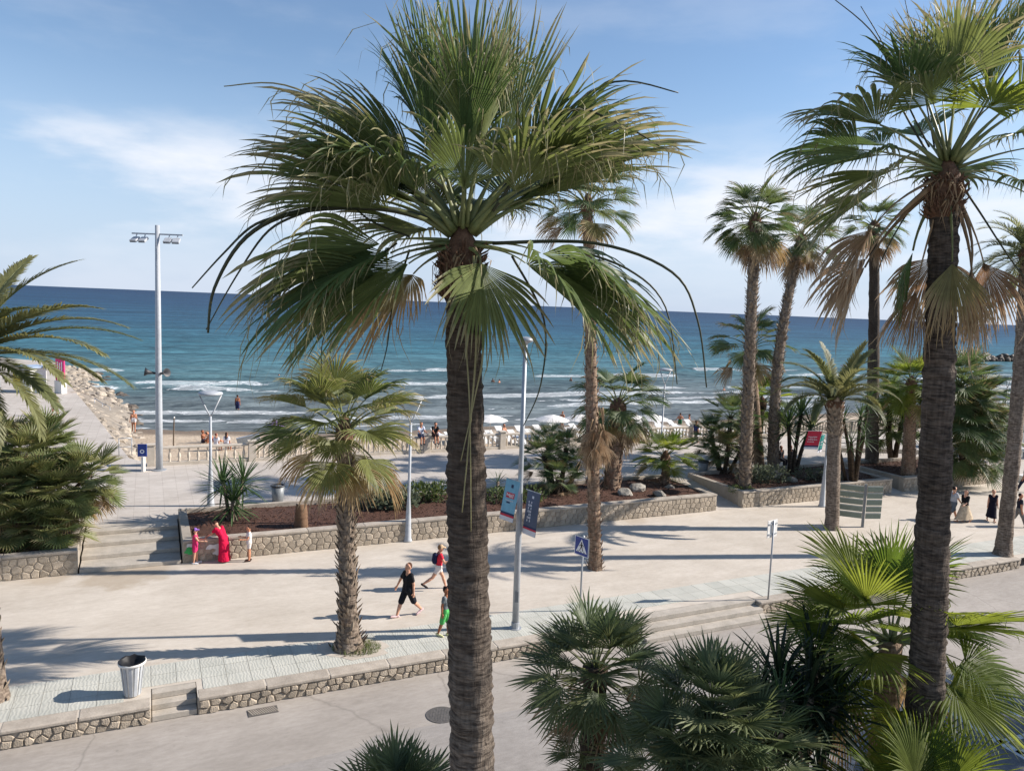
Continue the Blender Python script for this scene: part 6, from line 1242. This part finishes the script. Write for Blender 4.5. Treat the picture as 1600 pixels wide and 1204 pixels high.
    if cap:
        fuse('cap', [(G(hd + hdv * .022 * u), G(hd + hdv * .03 * u), .061 * u, .058 * u)], cmat(cap), t, vox); mb = MB(); c_ = G(hd + hdv * .03 * u + fw * .075 * u); mb.box((0, 0, 0), (.07 * u, .1 * u, .008 * u)); mb.build('cap_peak', cmat(cap), t, loc=c_, rot=(0, lean + head + .15, turn))
    if pack:
        fuse('backpack', [(G(ch - Vector((.105 * u, -.03 * u, .06 * u))), G(ch + tor * .06 * u - Vector((.10 * u, -.03 * u, 0))), .062 * u, .055 * u), (G(ch - Vector((.105 * u, .03 * u, .06 * u))), G(ch + tor * .06 * u - Vector((.10 * u, .03 * u, 0))), .062 * u, .055 * u)], cmat(pack), t, vox)
        for sd in (1, -1): MB().tube([G(ch + Vector((.078 * u, sd * .055 * u, -.02 * u))), G(sh + Vector((.03 * u, sd * .06 * u, .045 * u))), G(sh + Vector((-.06 * u, sd * .055 * u, .01 * u)))], .012, 6).build('strap', cmat(pack), t, True)
    return t
STAND = ((.04, .06), (-.05, .03)); WALK = ((.46, .12), (-.34, .3)); WALK2 = ((-.36, .32), (.44, .1)); SIT = ((1.45, 1.45), (1.4, 1.35))
def fdir(dx, dy): return math.atan2(dy, dx)
person('short-haired man in black T-shirt and shorts walking past the thick trunk', gr(636, 962, 0.0), fdir(-.75, -.66), 1.80, SKIN_P, (92, 60, 44), legs=((-.42, .34), (.42, .08)), arms=((-.25, .1, .25), (.2, .55, .1)), top=(26, 27, 32), sleeve=.6, bottom=(28, 30, 38), blen=.48, shoes=(206, 178, 178), fine=True, vox=.013)
person('woman in red top and white shorts striding with a navy backpack', gr(684, 920, 0), fdir(1, .25), 1.64, SKIN_P, (150, 110, 70), legs=((.45, .15), (-.55, .45)), arms=((-.2, .12, 1.3), (.5, .12, 1.2)), top=(214, 48, 66), sleeve=.35, bottom=(232, 222, 216), blen=.22, shoes=(40, 36, 40), cap=(206, 176, 140), pack=(30, 36, 70), lean=.1, vox=.014)
person('boy in green shorts and grey top half hidden by the thick trunk', gr(695, 993, 0.012), fdir(.95, -.3), 1.52, TAN, (28, 22, 20), legs=((.15, .1), (-.2, .12)), arms=((.2, .1, .3), (-.2, .1, .3)), top=(116, 122, 124), sleeve=.4, bottom=(86, 178, 96), blen=.46, shoes=(228, 226, 170), vox=.014)
person('child in pink outfit and purple cap at the planter corner', gr(305, 880, 0), fdir(.95, .3), 1.34, SKIN_P, (60, 40, 30), legs=((.12, .05), (-.06, .03)), arms=((.5, .1, 1.0), (.6, .1, .9)), top=(214, 60, 106), sleeve=0, bottom=(224, 54, 116), blen=.30, shoes=(236, 236, 238), cap=(140, 100, 178), vox=.013, hair_len=.12)
person('woman in long crimson dress bending over beside the planter', gr(350, 877, 0), fdir(-.92, .4), 1.64, SKIN_P, (70, 46, 34), lean=.62, head=.45, legs=STAND, arms=((.75, .08, .25), (.6, .08, .2)), dress=((206, 18, 66), .93), top=(206, 18, 66), sleeve=.45, vox=.014)
person('child in white top and shorts beside the crimson dress', gr(389, 876, 0), fdir(-.8, -.35), 1.36, SKIN, (50, 34, 26), legs=STAND, arms=((.35, .15, 1.3), (.3, .15, 1.4)), top=(232, 226, 222), sleeve=.3, bottom=(226, 214, 206), blen=.24, shoes=(70, 50, 44), head=.25, vox=.013)
person('man in pale grey shirt walking half behind the dark trunk', gr(1487, 812, 0), fdir(.9, .2), 1.78, SKIN_P, (40, 30, 26), legs=WALK, top=(176, 178, 184), sleeve=.5, bottom=(96, 104, 112), blen=.45, shoes=(60, 50, 46), vox=.02, arms=((-.3, .1, .2), (.4, .1, .3)))
person('woman in black top and beige long skirt walking beside the dark trunk', gr(1505, 815, 0), fdir(-.9, -.3), 1.70, SKIN_P, (36, 26, 24), legs=WALK2, top=(26, 26, 30), sleeve=.9, skirt=((204, 184, 156), .82), hair_len=.2, arms=((.5, .2, .6), (-.2, .1, .2)), vox=.02)
person('woman in a sleeveless black midi dress on the sunny promenade', gr(1548, 814, 0), fdir(-.2, -1), 1.66, SKIN_P, (196, 166, 120), legs=((.28, .1), (-.22, .2)), dress=((26, 24, 40), .74), arms=((.1, .12, .2), (-.1, .12, .2)), vox=.02)
person('person in dark top and grey trousers passing the leaning trunk', gr(1590, 822, 0), fdir(.9, -.3), 1.74, SKIN, (50, 34, 28), legs=WALK2, top=(34, 36, 52), sleeve=.4, bottom=(120, 116, 112), blen=.9, shoes=(70, 48, 40), vox=.02)
person('man in white shirt and dark trousers near the white bench', gr(1600, 768, 0.0), fdir(-.5, .6), 1.76, SKIN, (40, 30, 26), legs=WALK, top=(232, 232, 236), sleeve=.5, bottom=(40, 44, 66), blen=.9, shoes=(40, 36, 34), vox=.02)
person('walker in pinkish swimwear on the grey pier', gr(86, 650, .6), fdir(-.7, .7), 1.72, (206, 150, 128), (60, 40, 30), legs=WALK, top=(206, 160, 150), sleeve=0, bottom=(186, 130, 122), blen=.4, vox=.025)
person('woman in white bikini standing by the rocks on the sand', onbeach(209, 673, -.8), fdir(.3, -1), 1.68, SKIN, (60, 40, 30), legs=STAND, bottom=(232, 226, 226), blen=.12, vox=.025, arms=((.1, .2, 1.6), (.1, .2, .2)))
p = gr(371, 640, Z_SEA); p.z = -1.35; person('bather in dark trunks standing thigh-deep in the surf', p, fdir(-.2, 1), 1.78, TAN, (40, 28, 22), legs=STAND, bottom=(46, 50, 84), blen=.45, vox=.025)
person('sunbather sitting on the sand, hugging knees', onbeach(318, 687), fdir(1, -.2), 1.7, TAN, (50, 34, 26), legs=((2.1, 2.3), (2.0, 2.2)), seat=.14, lean=-.1, arms=((1.1, .1, .4), (1.1, .1, .4)), bottom=(60, 50, 60), blen=.2, vox=.025)
person('sunbather reclining beside the one hugging knees', onbeach(335, 684), fdir(.9, .4), 1.7, SKIN, (70, 46, 30), legs=((1.5, .5), (1.6, .9)), seat=.14, lean=-.75, arms=((-.6, .2, -.1), (-.6, .2, -.1)), bottom=(170, 70, 70), blen=.15, vox=.025)
person('long dark-haired woman in white top behind the balustrade', onbeach(354, 702), fdir(.1, 1), 1.66, SKIN, (46, 28, 22), hair_len=.34, legs=SIT, seat=.42, top=(226, 228, 236), sleeve=.5, bottom=(90, 96, 120), blen=.5, vox=.025)
person('woman in white top sitting behind the lamp pole', onbeach(338, 703), fdir(.3, 1), 1.6, SKIN_P, (120, 70, 60), legs=SIT, seat=.42, top=(232, 230, 236), sleeve=.5, bottom=(226, 226, 226), blen=.5, vox=.025)
for lab, s_, tp, bt in (('young man in white shirt sitting on the balustrade', 15.3, (206, 212, 226), (70, 76, 96)), ('person in black shirt sitting hunched on the balustrade', 16.2, (30, 30, 34), (64, 46, 42))):
    p = W(s_, 45.0, Z_UP); person(lab, p, SHORE - math.pi / 2, 1.72, SKIN, (40, 30, 26), legs=SIT, seat=1.13, lean=.25 if s_ > 16 else .05, head=.2, top=tp, sleeve=.55, bottom=bt, blen=.45, shoes=(40, 40, 48), arms=((.7, .1, .7), (.7, .1, .7)), vox=.02)
p = W(16.9, 46.4, 0); p.z = .15; person('dark-clothed beachgoer standing beyond the balustrade by the thick trunk', p, 0, 1.7, SKIN, (30, 24, 24), legs=STAND, top=(52, 56, 84), bottom=(40, 40, 50), vox=.025)
person('walker in navy top on the seafront beside the small low palm', gr(1086, 693, Z_UP), fdir(.8, .5), 1.74, SKIN, (70, 46, 34), legs=WALK, top=(40, 50, 92), sleeve=.6, bottom=(96, 84, 82), blen=.9, vox=.025)
for lab, x, tp, fx in (('dark silhouette seated on the stone bench, left of the pair', 35.6, (34, 34, 40), 0), ('dark silhouette seated on the stone bench, right of the pair', 36.4, (44, 40, 46), .3)):
    person(lab, W(x, 35.35, Z_UP), SHORE - math.pi / 2, 1.68, TAN, (26, 20, 20), legs=SIT, seat=.56, top=tp, bottom=(30, 32, 40), blen=.9, shoes=(30, 30, 30), vox=.025)
p = onbeach(787, 684); person('sunbather sitting up on the white sunbeds', p + Vector((0, 0, 0)), fdir(.6, -.5), 1.7, SKIN, (60, 40, 30), legs=((1.45, .3), (1.4, .3)), seat=.42, arms=((.5, .1, .4), (.5, .1, .4)), bottom=(60, 60, 80), blen=.2, vox=.025)
for i, (x, y, lab) in enumerate(((436, 588, 'swimmer far out beyond the shaggy palm crown'), (770, 594, 'swimmer beside the thick trunk, left of two'), (780, 595, 'swimmer beside the thick trunk, right of two'), (892, 592, 'swimmer out in the water beside the bearded palm'), (1131, 607, 'swimmer in the white surf left of the shaggy pair'), (1258, 596, 'swimmer in open water right of the leaning palm'), (1062, 660, 'bather at the waterline behind the small low palm'), (1076, 662, 'second bather at the waterline, right of the small low palm'), (878, 658, 'bather wading beside the white parasol'))):
    p = gr(x, y + (6 if i > 5 else 3), Z_SEA); deep = 1.28 if i < 6 else .5; p.z = Z_SEA - deep + .1
    person(lab, p, i * 1.3, 1.72, TAN if i % 2 else SKIN, (40, 28, 24), legs=STAND, arms=((.3, .5, .3), (.2, .6, .3)), bottom=(60, 40 + 12 * i, 80), blen=.3, vox=.03)
